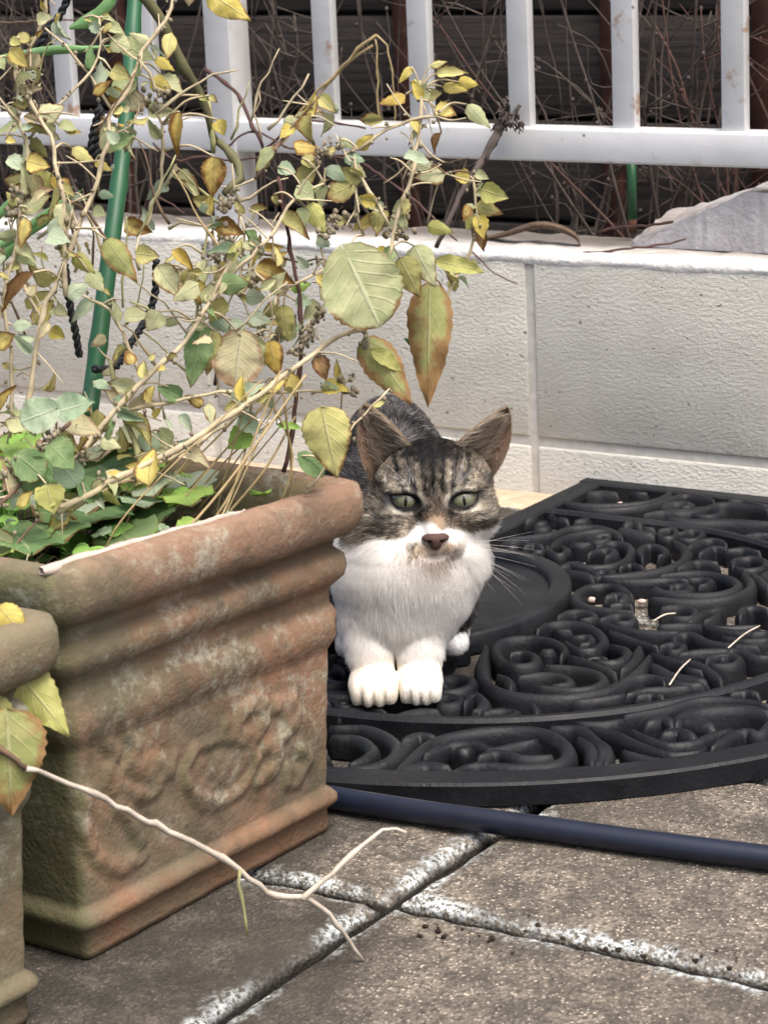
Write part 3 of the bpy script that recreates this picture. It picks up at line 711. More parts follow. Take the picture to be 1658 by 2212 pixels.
st([(312,495),(324,472),(328,438),(346,404),(352,350),(353,300),(348,262),(340,240)], (.05, .06), (1.8, 1.4))
st([(95,705),(60,640),(40,560),(38,480),(48,420)], (-.02, .0), (1.6, 1.4))
st([(20,960),(25,800),(8,640),(30,560),(45,440)], (-.03, -.01), (1.8, 1.4))
st([(552,590),(586,621),(632,615),(670,598),(702,581)], (.03, .05), (1.4, 1.1))
st([(563,549),(605,556),(648,567),(675,559),(702,558)], (.06, .07), (1.0, .8), STEMB)
st([(650,717),(675,690),(702,654),(725,620)], (.04, .06), (1.2, 1.0))
st([(552,387),(580,350),(604,307),(640,262),(690,205)], (.10, .12), (1.6, 1.3), STEMB)
st([(735,962),(766,918),(805,875),(839,838)], (.0, .02), (.9, .8))
st([(735,962),(700,1010),(672,1050)], (.0, -.01), (.9, 1.0))
st([(670,850),(700,838),(730,830),(768,815)], (.03, .04), (1.0, .9))
st([(480,610),(470,560),(462,500),(452,440)], (.05, .06), (1.3, 1.0))
st([(425,700),(430,640),(440,560),(448,490)], (.03, .05), (1.2, 1.0), STEMG)
st([(520,640),(525,560),(530,505),(520,470)], (.05, .06), (1.4, 1.0))
st([(600,640),(604,700),(596,760)], (.05, .05), (1.0, .9), STEMB)
st([(75,1000),(90,960),(130,930),(170,900)], (-.08, -.05), (1.8, 1.4), STEMB)
st([(0,1090),(40,1050),(85,1005)], (-.1, -.08), (1.8, 1.6), STEMB)
st([(0,1215),(40,1170),(85,1120)], (-.11, -.09), (1.2, 1.0), STEMB)
st([(10,1298),(60,1230),(90,1195)], (-.12, -.1), (1.0, .8), STEMB)
st([(310,880),(318,930),(330,1000)], (.02, .02), (1.2, 1.3), STEMB)
# thick olive branch and its hooked brown end
ob = thing('olive_branch', 'thick olive green bare branch coming down from the top edge behind the shrub', 'branch', tuple(on_d(460, 300, .12)))
stem([(300,-25),(345,40),(400,150),(440,215),(458,285),(466,310)], (.10, .12), (5.2, 4.2, 3.0), OLIVE, ob, 'branch', False)
stem([(461,330),(458,290),(450,216)], .115, (2.2, 1.8), STEMG, ob, 'shoot', False)
stem([(468,303),(492,322),(508,348),(520,380),(505,400),(484,420)], (.12, .10), (3.6, 4.4, 3.6), OLIVE, ob, 'branch_end', False)
# bare woody things that lean over the wall
cane = thing('dark_red_cane', 'thin dark red upright cane behind the straw stalks in the planter', 'cane', tuple(on_d(620, 1010, .03)))
stem([(612,1020),(630,940),(643,830),(651,740),(648,660),(641,604),(627,540),(611,450),(600,380)], (.03, .06), (2.2, 2.0, 1.5), CANE, cane, 'stalk', False)
cane2 = thing('dark_bent_stem', 'dark bare stem crossing in front of the thick white fence post', 'stem', tuple(on_y(563, 308, .0)))
def stem3(o, P, R, mat, name='stalk'):
    P, R = knobby(P, R, int(abs(P[0][0]) * 1e4) % 997); part(name, *tube(P, R, 6), mat, o)
stem3(cane2, [on_y(u, v, y) for u, v, y in ((440,150,.03),(470,168,.02),(510,200,.01),(545,270,.0),(563,308,-.0),(570,325,.01))], [.0022, .0018], CANE)
stalk = thing('dry_stalk', 'tall dry brown stalk with a frayed tuft leaning over the fence rail', 'stalk', tuple(on_y(940, 535, -.03)))
stem3(stalk, [on_y(u, v, y) for u, v, y in ((941,535,-.03),(964,489,-.03),(1005,400,-.01),(1043,342,.015),(1072,290,.028),(1090,240,.038))], [.0026, .0028, .0042, .0045], TWIG)
stem3(stalk, [on_y(u, v, y) for u, v, y in ((1048,345,.012),(1076,295,.026),(1100,262,.036),(1120,225,.04))], [.0022, .002, .0012], TWIG)
for k in range(60):
    t_ = random.random(); a = on_y(*((1068 + 30 * t_ + random.gauss(0, 5), 295 - 72 * t_ + random.gauss(0, 5)) if k % 5 < 3 else (1112 + random.gauss(0, 10), 268 + random.gauss(0, 9))), .03); b = a + np.array([random.gauss(0.002, .005), random.uniform(-.006, .003), random.gauss(.002, .006)])
    part('tuft_shred', *tube([a, (a + b) / 2 + np.array([0, 0, .003]), b], [.0013, .0011, .0006], 4), TWIG, stalk)
# twigs along the rail and the wall top
tw = [("thin curved twig crossing the fence rail beside the leaning dry stalk", [(930,330,.03),(962,352,.03),(990,345,.03),(1012,342,.03)], .0009, STEMB),
      ("long brown twig sloping from the fence rail down to the wall top", [(775,345,.03),(830,385,.02),(880,420,.02),(935,470,.01),(985,520,.0)], .0013, TWIGR),
      ("reddish twig hanging over the whitewashed wall edge", [(1018,541,-.008),(1050,575,-.010),(1085,600,-.0095),(1115,612,-.0085)], .0009, TWIGR),
      ("dark twig arching over the wall top near the mortar wedge", [(1205,548,.02),(1290,545,.02),(1380,533,.02),(1440,527,.03),(1480,514,.035)], .0013, TWIGR),
      ("short dark twig propped against the small green stake", [(1290,500,.07),(1340,490,.07),(1400,487,.07),(1452,478,.065)], .0016, TWIGR),
      ("bent straw standing in front of the fence bar gap", [(820,300,.05),(815,190,.05),(812,85,.05)], .0013, STRAW),
      ("broken straw leaning left beside the bent straw", [(812,75,.05),(770,110,.045),(720,165,.04),(660,225,.03),(610,300,.02)], .0017, STRAW),
      ("second broken straw leaning beside the first", [(805,97,.05),(755,132,.045),(705,185,.04),(640,270,.02),(590,330,.01)], .0016, STRAW),
      ("drooping straw tip right of the bent straw", [(812,75,.05),(838,105,.05),(850,190,.05),(856,260,.055)], .0011, STRAW),
      ("tangled brown twig lying on the rail by the post", [(560,330,.02),(600,300,.02),(640,262,.02),(700,262,.03),(790,275,.03)], .0014, TWIGR),
      ("thin twig looping below the rail by the hooked branch", [(490,318,.0),(520,292,.0),(560,285,.0),(620,318,.0),(690,330,.0),(770,350,.0)], .0012, TWIGR),
      ("brown twig spanning under the rail left of the post", [(330,310,.02),(380,345,.02),(430,338,.02),(500,345,.02),(580,338,.02)], .0014, TWIGR),
      ("reddish twig fork under the rail beside the green stake", [(270,525,.0),(300,470,.0),(330,410,.0),(360,375,.0)], .0011, TWIGR),
      ("small forked twig poking right below the rail", [(330,420,.0),(372,440,.0),(398,462,.0)], .0010, TWIGR),
      ("long thin brown twig crossing the left fence bars", [(-5,50,.03),(60,46,.03),(130,42,.03),(220,42,.03)], .0011, STEMB),
      ]
for lab, pts, r, mt in tw:
    P = [on_y(u, v, y) for u, v, y in pts]; o = thing('fallen_twig', lab, 'twig', tuple(P[0]), 'loose twigs along the fence')
    stem3(o, P, [r, r * .75], mt, 'shaft')
strap = thing('dead_vine', 'flat fibrous dead vine lying on the wall top under the rail', 'vine', tuple(on_z(1150, 505, .25)))
for k in range(9):
    o_ = random.uniform(-7, 7)
    P = [on_y(u, v + o_ * s, .045 + .002 * k) for u, v, s in ((1045, 515, .3), (1090, 506, .7), (1140, 490, 1), (1180, 486, 1), (1220, 497, 1), (1245, 512, .8), (1252, 530, .4))]
    part('fibre', *tube(catmull(P, 5), [.0009, .0018, .0016, .0008], 5), TWIG if k % 3 else STEMB, strap)

# green stakes
stake = thing('green_stake', 'tall green plastic garden stake standing in the planter among the stems', 'stake', tuple(on_d(195, 880, .07)))
P = resample(catmull([on_d(u, v, q) for u, v, q in ((190, 905, .07), (203, 815, .085), (236, 560, .12), (259, 380, .15), (276, 220, .175), (293, -30, .21))], 8), .01)
R = np.interp(np.linspace(0, 1, len(P)), [0, .4, 1], [.0062, .0060, .0051])
for k in range(5, len(P), 11): R[k] *= 1.13
part('shaft', *tube(P, R, 12), GREENP, stake)
st2 = thing('green_stake', 'short green stake with rusty end under the right part of the rail', 'stake', tuple(on_y(1365, 500, .11)))
a, b, c = on_y(1363, 330, .11), on_y(1365, 472, .11), on_y(1366, 502, .11)
part('shaft', *tube([a, b], .0048, 10), GREENP, st2); part('rusty_foot', *tube([b, c], [.0046, .0040], 10), RUST, st2)
# black cords
def cord(name, label, pts, r=.0018):
    P = resample(catmull([on_d(u, v, q) for u, v, q in pts], 6), .0022); n = len(P)
    T = np.gradient(P, axis=0); T /= np.linalg.norm(T, axis=1)[:, None] + 1e-9
    a = np.cross(T, NV); a /= np.linalg.norm(a, axis=1)[:, None] + 1e-9; b = np.cross(T, a)
    o = thing(name, label, 'cord', tuple(P[0])); s = np.cumsum(np.r_[0, np.linalg.norm(np.diff(P, axis=0), axis=1)]) * 2 * pi / .011
    for ph in (0, pi):
        part('strand', *tube(P + r * .75 * (np.cos(s + ph)[:, None] * a + np.sin(s + ph)[:, None] * b), r, 5), BLACKC, o)
cord('black_cord', 'black twisted cord hanging beside the leftmost white bar at the top', [(150,-10,.14),(128,34,.14),(109,57,.14),(89,91,.14),(84,120,.14)])
cord('black_cord', 'black twisted cord loop hanging over the rail left of the green stake', [(195,330,.13),(200,290,.13),(208,258,.13),(214,230,.13),(219,262,.13),(212,300,.13),(205,345,.13)], .0017)
cord('black_cord', 'black twisted cord hanging straight down left of the green stake', [(140,570,.08),(146,620,.08),(152,665,.08),(160,702,.08),(166,735,.08),(172,770,.08)])
cord('black_cord', 'black twisted cord tied round the foot of the green stake', [(337,560,.13),(335,632,.13),(320,680,.125),(296,722,.11),(272,758,.095),(262,775,.09),(250,792,.08),(228,798,.074),(200,797,.072)])
# blades of another plant
blade = thing('strap_leaf_plant', 'long flat green strap leaves reaching in from the left edge', 'plant', tuple(on_d(-60, 480, .08)))
def bl(pts, w, d):
    P = resample(catmull([on_d(u, v, d) for u, v in pts], 6), .01); n = len(P); t = np.linspace(0, 1, n)
    T = np.gradient(P, axis=0); T /= np.linalg.norm(T, axis=1)[:, None]; N = np.cross(T, NV); N /= np.linalg.norm(N, axis=1)[:, None]
    ww = w * np.minimum(1, np.minimum(t * 5 + .25, (1 - t) * 3 + .05)); V = []
    for i in range(n): V += [P[i] + N[i] * ww[i], P[i] - NV * .0025, P[i] - N[i] * ww[i]]
    part('blade', V, [(i * 3 + j, (i + 1) * 3 + j, (i + 1) * 3 + j + 1, i * 3 + j + 1) for i in range(n - 1) for j in range(2)], plain('blade_green', (.12, .24, .09), .5, .25, 60), blade)
bl([(-60,140),(20,125),(75,113),(130,106),(190,105),(248,96)], .0030, .06); bl([(-60,560),(20,520),(75,480),(130,440),(180,408)], .0028, .1)
bl([(-60,620),(0,560),(60,500),(105,470),(160,400)], .0035, .12); bl([(150,60),(190,45),(225,20),(260,-30)], .0045, .14); bl([(-50,520),(0,460),(40,420),(105,355)], .0028, .1)

# ---- leaves measured one by one: base, tip, width ratio, colour, shape, depth
LV = [
 (21,105,62,146,.6,'yellow',0,.0),(40,78,66,84,.8,'yg',3,.01),(22,85,45,95,.8,'yg',0,.0),(-6,125,10,150,.8,'pale',0,.0),(18,120,40,150,.5,'pale',1,.01),
 (232,55,268,68,.7,'pale',0,.04),(239,82,285,105,.8,'pale',1,.04),(262,92,334,130,.55,'pale',0,.05),(335,123,378,150,.5,'yellow',1,.05),(240,150,282,166,.8,'olive',2,.03),
 (288,178,240,196,.85,'pale',3,.04),(283,200,302,242,.9,'beige',3,.04),(324,171,370,196,.65,'yellow',1,.04),(350,163,398,202,.55,'pale',0,.05),(180,38,200,46,.5,'yg',4,.04),(222,36,250,44,.4,'pale',4,.04),
 (230,108,252,106,.6,'yellow',0,.04),(125,268,168,280,.65,'pale',0,.02),(146,287,175,284,.6,'gold',2,.02),(108,292,130,300,.8,'beige',2,.02),(155,318,206,348,.5,'yg',1,.02),(205,347,244,367,.5,'yellow',1,.02),(18,338,50,368,.8,'blue',0,.0),
 (57,346,108,360,.75,'yellow',0,.0),(96,366,87,440,.6,'yg',1,.01),(110,380,125,420,.5,'gold',2,.01),(155,421,190,428,.5,'blue',1,.03),(212,416,247,424,.5,'blue',1,.04),(200,452,230,464,.8,'pale',0,.03),(12,300,36,306,.7,'yellow',0,.0),
 (228,516,300,608,.46,'tip',1,.0),(269,480,328,502,.6,'gold',2,.04),(292,546,344,554,.75,'yg',0,.02),(156,550,205,592,.5,'yg',1,.0),(190,585,226,630,.6,'pale',1,.0),(57,470,44,538,.4,'yellow',1,-.02),(73,588,-2,672,.3,'brown',5,-.04),
 (340,573,388,642,.6,'pale',0,.02),(372,540,421,585,.38,'gold',2,.02),(366,590,402,620,.8,'beige',2,.03),(424,606,434,658,.62,'yellow',0,.03),(404,580,420,640,.5,'olive',1,.03),
 (27,703,74,697,.6,'blue',1,-.02),(90,722,104,690,.6,'blue',0,-.02),(109,710,140,730,.8,'yellow',2,.0),(-12,742,32,722,.8,'yellow',0,-.04),(118,664,147,682,.7,'pale',0,.0),(5,785,36,800,.6,'yellow',4,-.02),
 (345,672,317,716,.85,'pale',0,.02),(350,690,385,700,.6,'pale',1,.03),(118,884,42,912,.85,'blue',3,-.07),(122,890,203,866,.72,'blue',0,-.07),(60,900,75,945,.7,'blue',1,-.07),(104,958,162,1012,.85,'green',0,-.08),(115,938,172,976,.6,'olive',0,-.06),(40,985,95,1030,.9,'green',3,-.09),(95,1000,50,1062,.9,'green',3,-.09),
 (200,824,246,832,.5,'blue',1,.0),(305,942,344,968,.9,'blue',3,.02),(345,930,372,958,.8,'pale',3,.03),(100,1045,118,1110,.9,'yg',0,-.10),(112,1062,78,1100,.8,'yg',0,-.10),(130,1000,170,1050,.9,'blue',3,-.05),(175,1040,215,1080,.9,'green',3,-.05),
 (483,643,452,697,.6,'yg',0,.03),(474,604,524,602,.6,'blue',1,.04),(552,576,636,610,.5,'gold',2,.04),(628,625,672,612,.5,'lime',1,.05),(530,637,575,646,.75,'blue',1,.04),(536,680,588,692,.7,'blue',1,.04),(637,650,676,654,.75,'blue',0,.05),(600,655,560,690,.5,'olive',1,.05),
 (437,698,408,838,.42,'green',1,.02),(462,712,446,812,.42,'olive',1,.02),(520,726,506,838,.85,'beige',3,.02),(548,722,530,800,.7,'pale',0,.025),(580,736,603,814,.55,'gold',1,.03),(612,658,622,738,.45,'olive',1,.04),(682,768,706,822,.65,'brown',0,.02),(455,680,500,720,.6,'blue',1,.03),(500,690,530,730,.6,'blue',0,.03),(560,740,575,790,.6,'pale',1,.03),
 (748,552,822,706,.98,'pale',3,.02),(862,556,908,642,.6,'olive',1,.05),(893,530,942,620,.55,'pale',1,.06),(928,606,921,880,.32,'tip',1,.08),(786,728,892,872,.42,'tip',1,.04),(937,563,1048,584,.33,'yg',4,.10),(684,514,712,532,.8,'blue',1,.05),(694,878,728,1036,.58,'yg',1,-.035),(800,755,870,800,.4,'yg',4,.035),
 (888,143,860,178,.4,'yellow',1,.08),(928,141,966,130,.45,'yg',1,.08),(941,158,1012,155,.35,'yg',0,.08),(988,176,1034,182,.55,'yellow',1,.08),(955,186,1012,194,.4,'yellow',1,.08),(930,196,890,204,.8,'pale',0,.08),(876,204,816,220,.55,'gold',1,.08),(940,232,987,248,.85,'yellow',0,.08),(1008,225,1060,274,.45,'pale',1,.09),(885,175,925,185,.5,'yg',1,.085),(920,205,955,200,.7,'yg',0,.085),
 (953,286,934,332,.45,'brown',5,.08),(1014,380,977,380,.8,'yellow',0,.12),(1026,372,1056,386,.6,'pale',0,.12),(1038,408,1098,428,.65,'yg',0,.12),(1030,463,1046,517,.6,'yellow',0,.12),(1024,463,1007,497,.7,'yg',0,.12),(1018,500,1050,542,.8,'brown',5,.125),(922,486,978,502,.5,'yg',1,.09),(884,438,846,456,.8,'pale',0,.07),(874,464,840,497,.75,'pale',0,.07),
 (742,336,788,346,.6,'blue',1,.06),(702,362,772,388,.4,'blue',1,.06),(652,340,690,362,.8,'olive',0,.07),(758,400,706,426,.8,'olive',3,.06),(640,402,680,430,.9,'pale',0,.05),(665,438,703,503,.5,'yg',1,.05),(658,446,650,502,.55,'pale',0,.05),(686,510,714,528,.7,'blue',1,.05),(735,300,760,320,.6,'pale',1,.06),(725,320,700,330,.6,'yg',0,.06),
 (388,240,381,340,.36,'gold',5,.05),(463,338,459,426,.56,'gold',0,.04),(470,258,484,292,.8,'yellow',2,.06),(587,318,558,368,.5,'pale',0,.07),(600,360,640,372,.75,'blue',0,.07),(646,392,688,344,.6,'olive',0,.07),(466,484,527,504,.6,'gold',2,.05),(570,535,613,533,.4,'gold',2,.05),(522,523,563,534,.6,'pale',1,.05),(470,500,500,520,.6,'yg',0,.05),(436,440,446,462,.8,'blue',1,.05),(590,420,600,445,.6,'olive',0,.06),
 (450,-18,543,42,.5,'yellow',1,.04),(452,205,470,222,.6,'yg',0,.06),(430,205,450,216,.6,'yg',0,.06),
 (-4,1308,64,1386,.55,'yellow',1,-.26),(18,1428,150,1588,.45,'yg',1,-.25),(14,1530,26,1765,.62,'tip',1,-.30),(-30,1500,10,1640,.6,'olive',1,-.28),
 (515,900,565,936,.7,'blue',0,.02),(540,928,492,970,.8,'lime',0,.02),(598,918,652,922,.35,'lime',4,.02),(650,985,700,1028,.7,'green',3,-.0),(735,905,700,912,.3,'blue',4,.05),
]
BASES = []
for i, (u0, v0, u1, v1, wd, mk, kd, d) in enumerate(LV):
    L = math.hypot(u1 - u0, v1 - v0); dd = random.uniform(-.12, .12) * L / 2900 * 3
    Bp, Tp = on_d(u0, v0, d), on_d(u1, v1, d - abs(dd) * .6)
    fine = L > 75
    put_leaf(shrub, Bp, Tp, min(1.05, wd * 1.18), mk, kd, random.uniform(-.45, .45) * (1 if L < 70 else .4), fine)
    BASES.append(Bp)
# small leaves along the stems
small = ['pale', 'blue', 'yg', 'olive', 'pale', 'yellow', 'blue', 'green', 'beige']
allp = np.vstack(STEMPTS); nsm = 0
while nsm < 105:
    p = allp[random.randrange(len(allp))]; q = p - CAM; z = q @ CF; u, v = UW / 2 + UF * (q @ CR) / z, UH / 2 - UF * (q @ CU) / z
    if v > 880 and u > 420: continue
    a = random.uniform(0, 2 * pi); L = random.uniform(.008, .021)
    t = p + L * (cos(a) * CR + sin(a) * CU * .9) + NV * random.uniform(-.006, .004)
    put_leaf(shrub, p, t, random.uniform(.45, .8), random.choice(small), random.choice((0, 1, 2, 0, 5)), random.uniform(-1, 1)); nsm += 1
order = ['pale', 'yg', 'olive', 'beige', 'blue', 'yellow', 'gold']; sv = {k: (MB(), []) for k in order}
tmpl = {k: get_leaf('pale', k) for k in (0, 1, 2, 5)}; rl = random.Random(31); made = 0
tv = {k: (np.array([v.co[:] for v in m_.vertices]), [tuple(p.vertices) for p in m_.polygons], [m_.uv_layers[0].data[l].uv[:] for l in range(len(m_.loops))]) for k, m_ in tmpl.items()}
while made < 230:
    p = allp[rl.randrange(len(allp))] + np.array([rl.gauss(0, .008) for _ in range(3)]); q = p - CAM; z_ = q @ CF; u, v = UW / 2 + UF * (q @ CR) / z_, UH / 2 - UF * (q @ CU) / z_
    if v > 900 and u > 380 or v > 760 and u > 640: continue
    if u > 760 and rl.random() < .6: continue
    a = rl.uniform(0, 2 * pi); L = rl.choice((.006, .009, .012, .016, .022)) * rl.uniform(.8, 1.2); X = Vector(cos(a) * CR + sin(a) * CU * .9 + NV * rl.uniform(-.5, .5)).normalized()
    N = Vector(-CF) + Vector((rl.gauss(0, .6), rl.gauss(0, .6), .5 + rl.gauss(0, .4))); N = (N - X * N.dot(X)).normalized(); Y = N.cross(X); wd = rl.uniform(.45, .85)
    TV, TF, TU = tv[rl.choice((0, 1, 2, 5))]; mk = rl.choice(order + ['pale', 'yg', 'blue', 'olive', 'pale'])
    sv[mk][0].add([tuple(p + L * (t[0] * np.array(X) + t[1] * wd * np.array(Y) + t[2] * np.array(N))) for t in TV], TF); sv[mk][1].extend(TU); made += 1
V = []; F = []; MI = []; UVL = []
for i, k in enumerate(order):
    n0 = len(V); V += sv[k][0].V; F += [tuple(j + n0 for j in f) for f in sv[k][0].F]; MI += [i] * len(sv[k][0].F); UVL += sv[k][1]
o = part('small_leaves', V, F, LF[order[0]], shrub, kind='stuff')
for k in order[1:]: o.data.materials.append(LF[k])
o.data.polygons.foreach_set('material_index', MI); ul = o.data.uv_layers.new(name='UVMap'); ul.data.foreach_set('uv', np.array(UVL, np.float32).ravel())
rt = random.Random(77)
for k in range(46):
    u, v = rt.uniform(-10, 640), rt.uniform(200, 930); a = rt.gauss(pi / 2, .55); L = rt.uniform(70, 210); d = rt.uniform(-.03, .10); c_ = rt.uniform(-.5, .5)
    pts = [(u + cos(a + c_ * (t - .5)) * L * t + rt.gauss(0, 5), v - sin(a + c_ * (t - .5)) * L * t + rt.gauss(0, 5)) for t in np.linspace(0, 1, 5)]
    stem(pts, d, (rt.uniform(.8, 1.5), .6), rt.choice((STEM, STEM, STEMB, STEMG, STRAW)), shrub, 'twig', False)
# petioles, buds and side spurs of the shrub
pet = MB(); buds = MB()
for Bp in BASES:
    dd = np.linalg.norm(allp - Bp, axis=1); k = int(np.argmin(dd))
    if .002 < dd[k] < .06:
        m_ = (Bp + allp[k]) / 2 + np.array([0, 0, .15 * dd[k]]); pet.add(*tube(catmull([allp[k], m_, Bp], 4), [.0009, .0006], 4))
for k in range(420):
    p = allp[random.randrange(len(allp))] + np.array([random.gauss(0, .0025) for _ in range(3)]); r = random.uniform(.0007, .0017)
    buds.add(*lump(p, (r, r, r * random.uniform(.8, 1.4)), k, 5, 4, .25))
for u, v, d, s in ((745,470,.05,16),(720,480,.05,14),(700,505,.05,12),(845,500,.06,16),(870,500,.06,14),(690,680,.04,16),(665,720,.04,16),(640,760,.03,14),(655,740,.03,12),(560,720,.03,8),(545,610,.03,10),(700,320,.06,12),(690,350,.06,12),(735,310,.06,8),(500,430,.04,16),(480,450,.04,12),(110,945,-.075,14),(95,970,-.075,12),(30,1000,-.08,14),(15,1020,-.08,10),(180,985,-.04,10),(215,1040,-.03,10),(345,200,.04,14),(330,225,.04,14),(740,820,.03,10),(765,845,.03,10),(790,745,.03,8),(70,230,.02,10),(140,480,.0,16),(145,520,.0,16),(30,420,-.01,14),(25,460,-.01,12),(480,520,.04,14),(465,560,.04,14)):
    for j in range(int(s * 1.1)):
        p = on_d(u + random.gauss(0, s * .7), v + random.gauss(0, s * .7), d + random.gauss(0, .006)); r = random.uniform(.0008, .0021)
        buds.add(*lump(p, (r, r, r * 1.2), j + u, 5, 4, .3))
for k in range(130):
    p = allp[random.randrange(len(allp))]
    if (p - P0) @ CR > .13 and p[2] < .33: continue
    a = random.uniform(0, 2 * pi); L = random.uniform(.008, .028)
    t = p + L * (cos(a) * CR + sin(a) * CU) + NV * random.uniform(-.01, .01)
    pet.add(*tube(catmull([p, (p + t) / 2 + np.array([0, 0, random.uniform(-.003, .003)]), t], 3), [.0008, .0004], 4))
part('petioles', pet.V, pet.F, STEM, shrub, kind='stuff'); part('buds', buds.V, buds.F, BUD, shrub, kind='stuff')

# straw stalks rising from the planter
straw = thing('dry_grass_clump', 'clump of dry yellow straw stalks standing in the far end of the planter', 'grass clump', (.27, -.96, .195))
rs = random.Random(5)
for k in range(17):
    b = np.array([rs.uniform(.20, .31), rs.uniform(-1.06, -.90), .195]); u, v = rs.uniform(520, 668), rs.uniform(800, 905)
    t = on_d(u, v, rs.uniform(-.02, .05)); m_ = (b + t) / 2 + np.array([0, 0, rs.uniform(-.02, .012)]) + np.array([rs.gauss(0, .014), rs.gauss(0, .014), 0])
    P = resample(catmull([b, m_, t], 6), .012); r0 = rs.uniform(.0006, .0011)
    part('stalk', *tube(P, [r0, r0 * .7], 5), STRAW, straw)
for k in range(26):
    b = np.array([rs.uniform(.05, .31), rs.uniform(-1.09, -.90), .197]); a = rs.uniform(0, 2 * pi); L = rs.uniform(.03, .07)
    t = b + np.array([cos(a) * L, sin(a) * L, rs.uniform(.0, .025)])
    part('litter_stalk', *tube(catmull([b, (b + t) / 2 + np.array([0, 0, .012]), t], 5), [.0008, .0005], 4), STRAW if k % 3 else TWIG, straw)
# weeds at the foot
weeds = MB(); UVs = []
def round_leaf(c, r, n):
    c = np.array(c); n = np.array(n) / np.linalg.norm(n); a = np.cross(n, [0.3, .5, .8]); a /= np.linalg.norm(a); b = np.cross(n, a)
    V = [c - n * r * .12] + [c + r * (cos(x) * a + sin(x) * b) * (1 + .06 * sin(5 * x)) for x in np.linspace(0, 2 * pi, 10, endpoint=False)]
    return V, [(0, 1 + i, 1 + (i + 1) % 10) for i in range(10)]
for k in range(420):
    x, y = random.uniform(-.06, .30), random.uniform(-1.11, -.93)
    if x > .2 and random.random() < .6: continue
    h = random.uniform(.0, .055 if x < .2 else .03); p = np.array([x, y, .2 + h])
    weeds.add(*tube([np.array([x + random.uniform(-.006, .006), y, .19]), p], .0006, 4))
    for j in range(3): 
        a = j * 2.1 + random.random(); r = random.uniform(.0025, .0075)
        weeds.add(*round_leaf(p + r * .95 * np.array([cos(a), sin(a), 0]), r, (random.gauss(0, .35), random.gauss(-.2, .35), 1)))
part('low_weeds', weeds.V, weeds.F, WEED, None, kind='stuff', label='low green clover and seedlings covering the soil of the planter')
bw = thing('broad_leaf_weed', 'low weed with broad round green leaves inside the planter rim', 'weed', (.2, -1.02, .195))
for u0, v0, u1, v1, wd, mk, z in ((345,1075,335,1018,1.6,'blue',.235),(350,1095,435,1075,.75,'blue',.225),(380,1140,433,1122,.6,'lime',.232),(262,1110,315,1150,.8,'green',.225),(250,1150,305,1178,.8,'green',.225),(330,1060,300,1030,.9,'blue',.23),(400,1010,440,1035,.8,'blue',.225),(560,1070,552,1058,1.2,'lime',.24),(560,1070,578,1062,.9,'lime',.24),(470,1120,500,1110,.7,'blue',.232),(240,1060,285,1085,.9,'green',.23),(200,1090,165,1130,.9,'green',.235),(20,1150,70,1180,.9,'green',.24),(70,1130,130,1160,.9,'green',.235),(5,1200,28,1190,.7,'lime',.24),(55,930,10,905,.9,'pale',.30),(20,960,60,935,.6,'lime',.3),(60,990,90,975,.6,'lime',.28),(-10,950,30,985,.8,'lime',.28),(140,1060,180,1100,.9,'blue',.235),(205,1000,250,1030,.8,'green',.25),(300,990,340,1010,.6,'lime',.24),(250,940,300,960,.5,'pale',.27),(240,975,300,965,.6,'lime',.255)):
    put_leaf(bw, on_z(u0, v0, z), on_z(u1, v1, z + .006), wd, mk, 3 if mk in ('blue', 'green') else 0, random.uniform(-.3, .3), False, 'leaf', 1.5)

rg = random.Random(12)
for k in range(44):
    u, v = rg.uniform(-10, 430), rg.uniform(930, 1190); L = rg.uniform(16, 42); a = rg.uniform(0, 2 * pi); z = .225 + max(0, (1120 - v)) * .00022 + rg.uniform(-.006, .012)
    put_leaf(bw, on_z(u, v, z), on_z(u + L * cos(a), v + L * sin(a) * .7, z + .004), rg.uniform(.7, 1.0), rg.choice(('lime', 'lime', 'pale', 'blue', 'lime')), rg.choice((0, 3, 3)), rg.uniform(-.5, .5), False, 'leaf', 1.2)

# bleached twig in front of the planter, its tip resting on the slab
fork = thing('bleached_twig', 'long bleached forked twig slanting across the front of the planter to the slabs', 'twig', tuple(on_z(783, 2072, .002)))
A0 = np.array([.395, -1.245, .150]); A0 = CAM + ray(56, 1662) * (((A0 - CAM) @ CF) / (ray(56, 1662) @ CF))
T0 = on_z(783, 2072, .0015); za, zt = (A0 - CAM) @ CF, (T0 - CAM) @ CF
def fk(u, v, s): r = ray(u, v); return CAM + r * (za + (zt - za) * s)
stem3(fork, [fk(*q) for q in ((56,1662,0),(120,1682,.1),(220,1724,.22),(350,1790,.4),(430,1828,.5),(490,1858,.58),(545,1905,.66),(600,1937,.74),(655,1941,.8),(700,1968,.86),(735,2010,.93),(783,2072,1))], [.0013, .0017, .0018, .0017, .0012], PALE, 'main_shaft')
stem3(fork, [fk(*q) for q in ((650,1942,.8),(700,1900,.84),(760,1848,.9),(812,1802,.95),(842,1789,.97),(880,1798,.98))], [.0018, .0016, .0009], PALE, 'fork_branch')
stem3(fork, [fk(*q) for q in ((513,1880,.6),(522,1935,.62),(530,1985,.64),(531,2020,.66))], [.0011, .0008], STEMG, 'hanging_shred')
stem3(fork, [A0, A0 + np.array([-.03, -.02, .03]), np.array([.3, -1.30, .235])], [.0016, .0018], STEMB, 'shaft_foot')

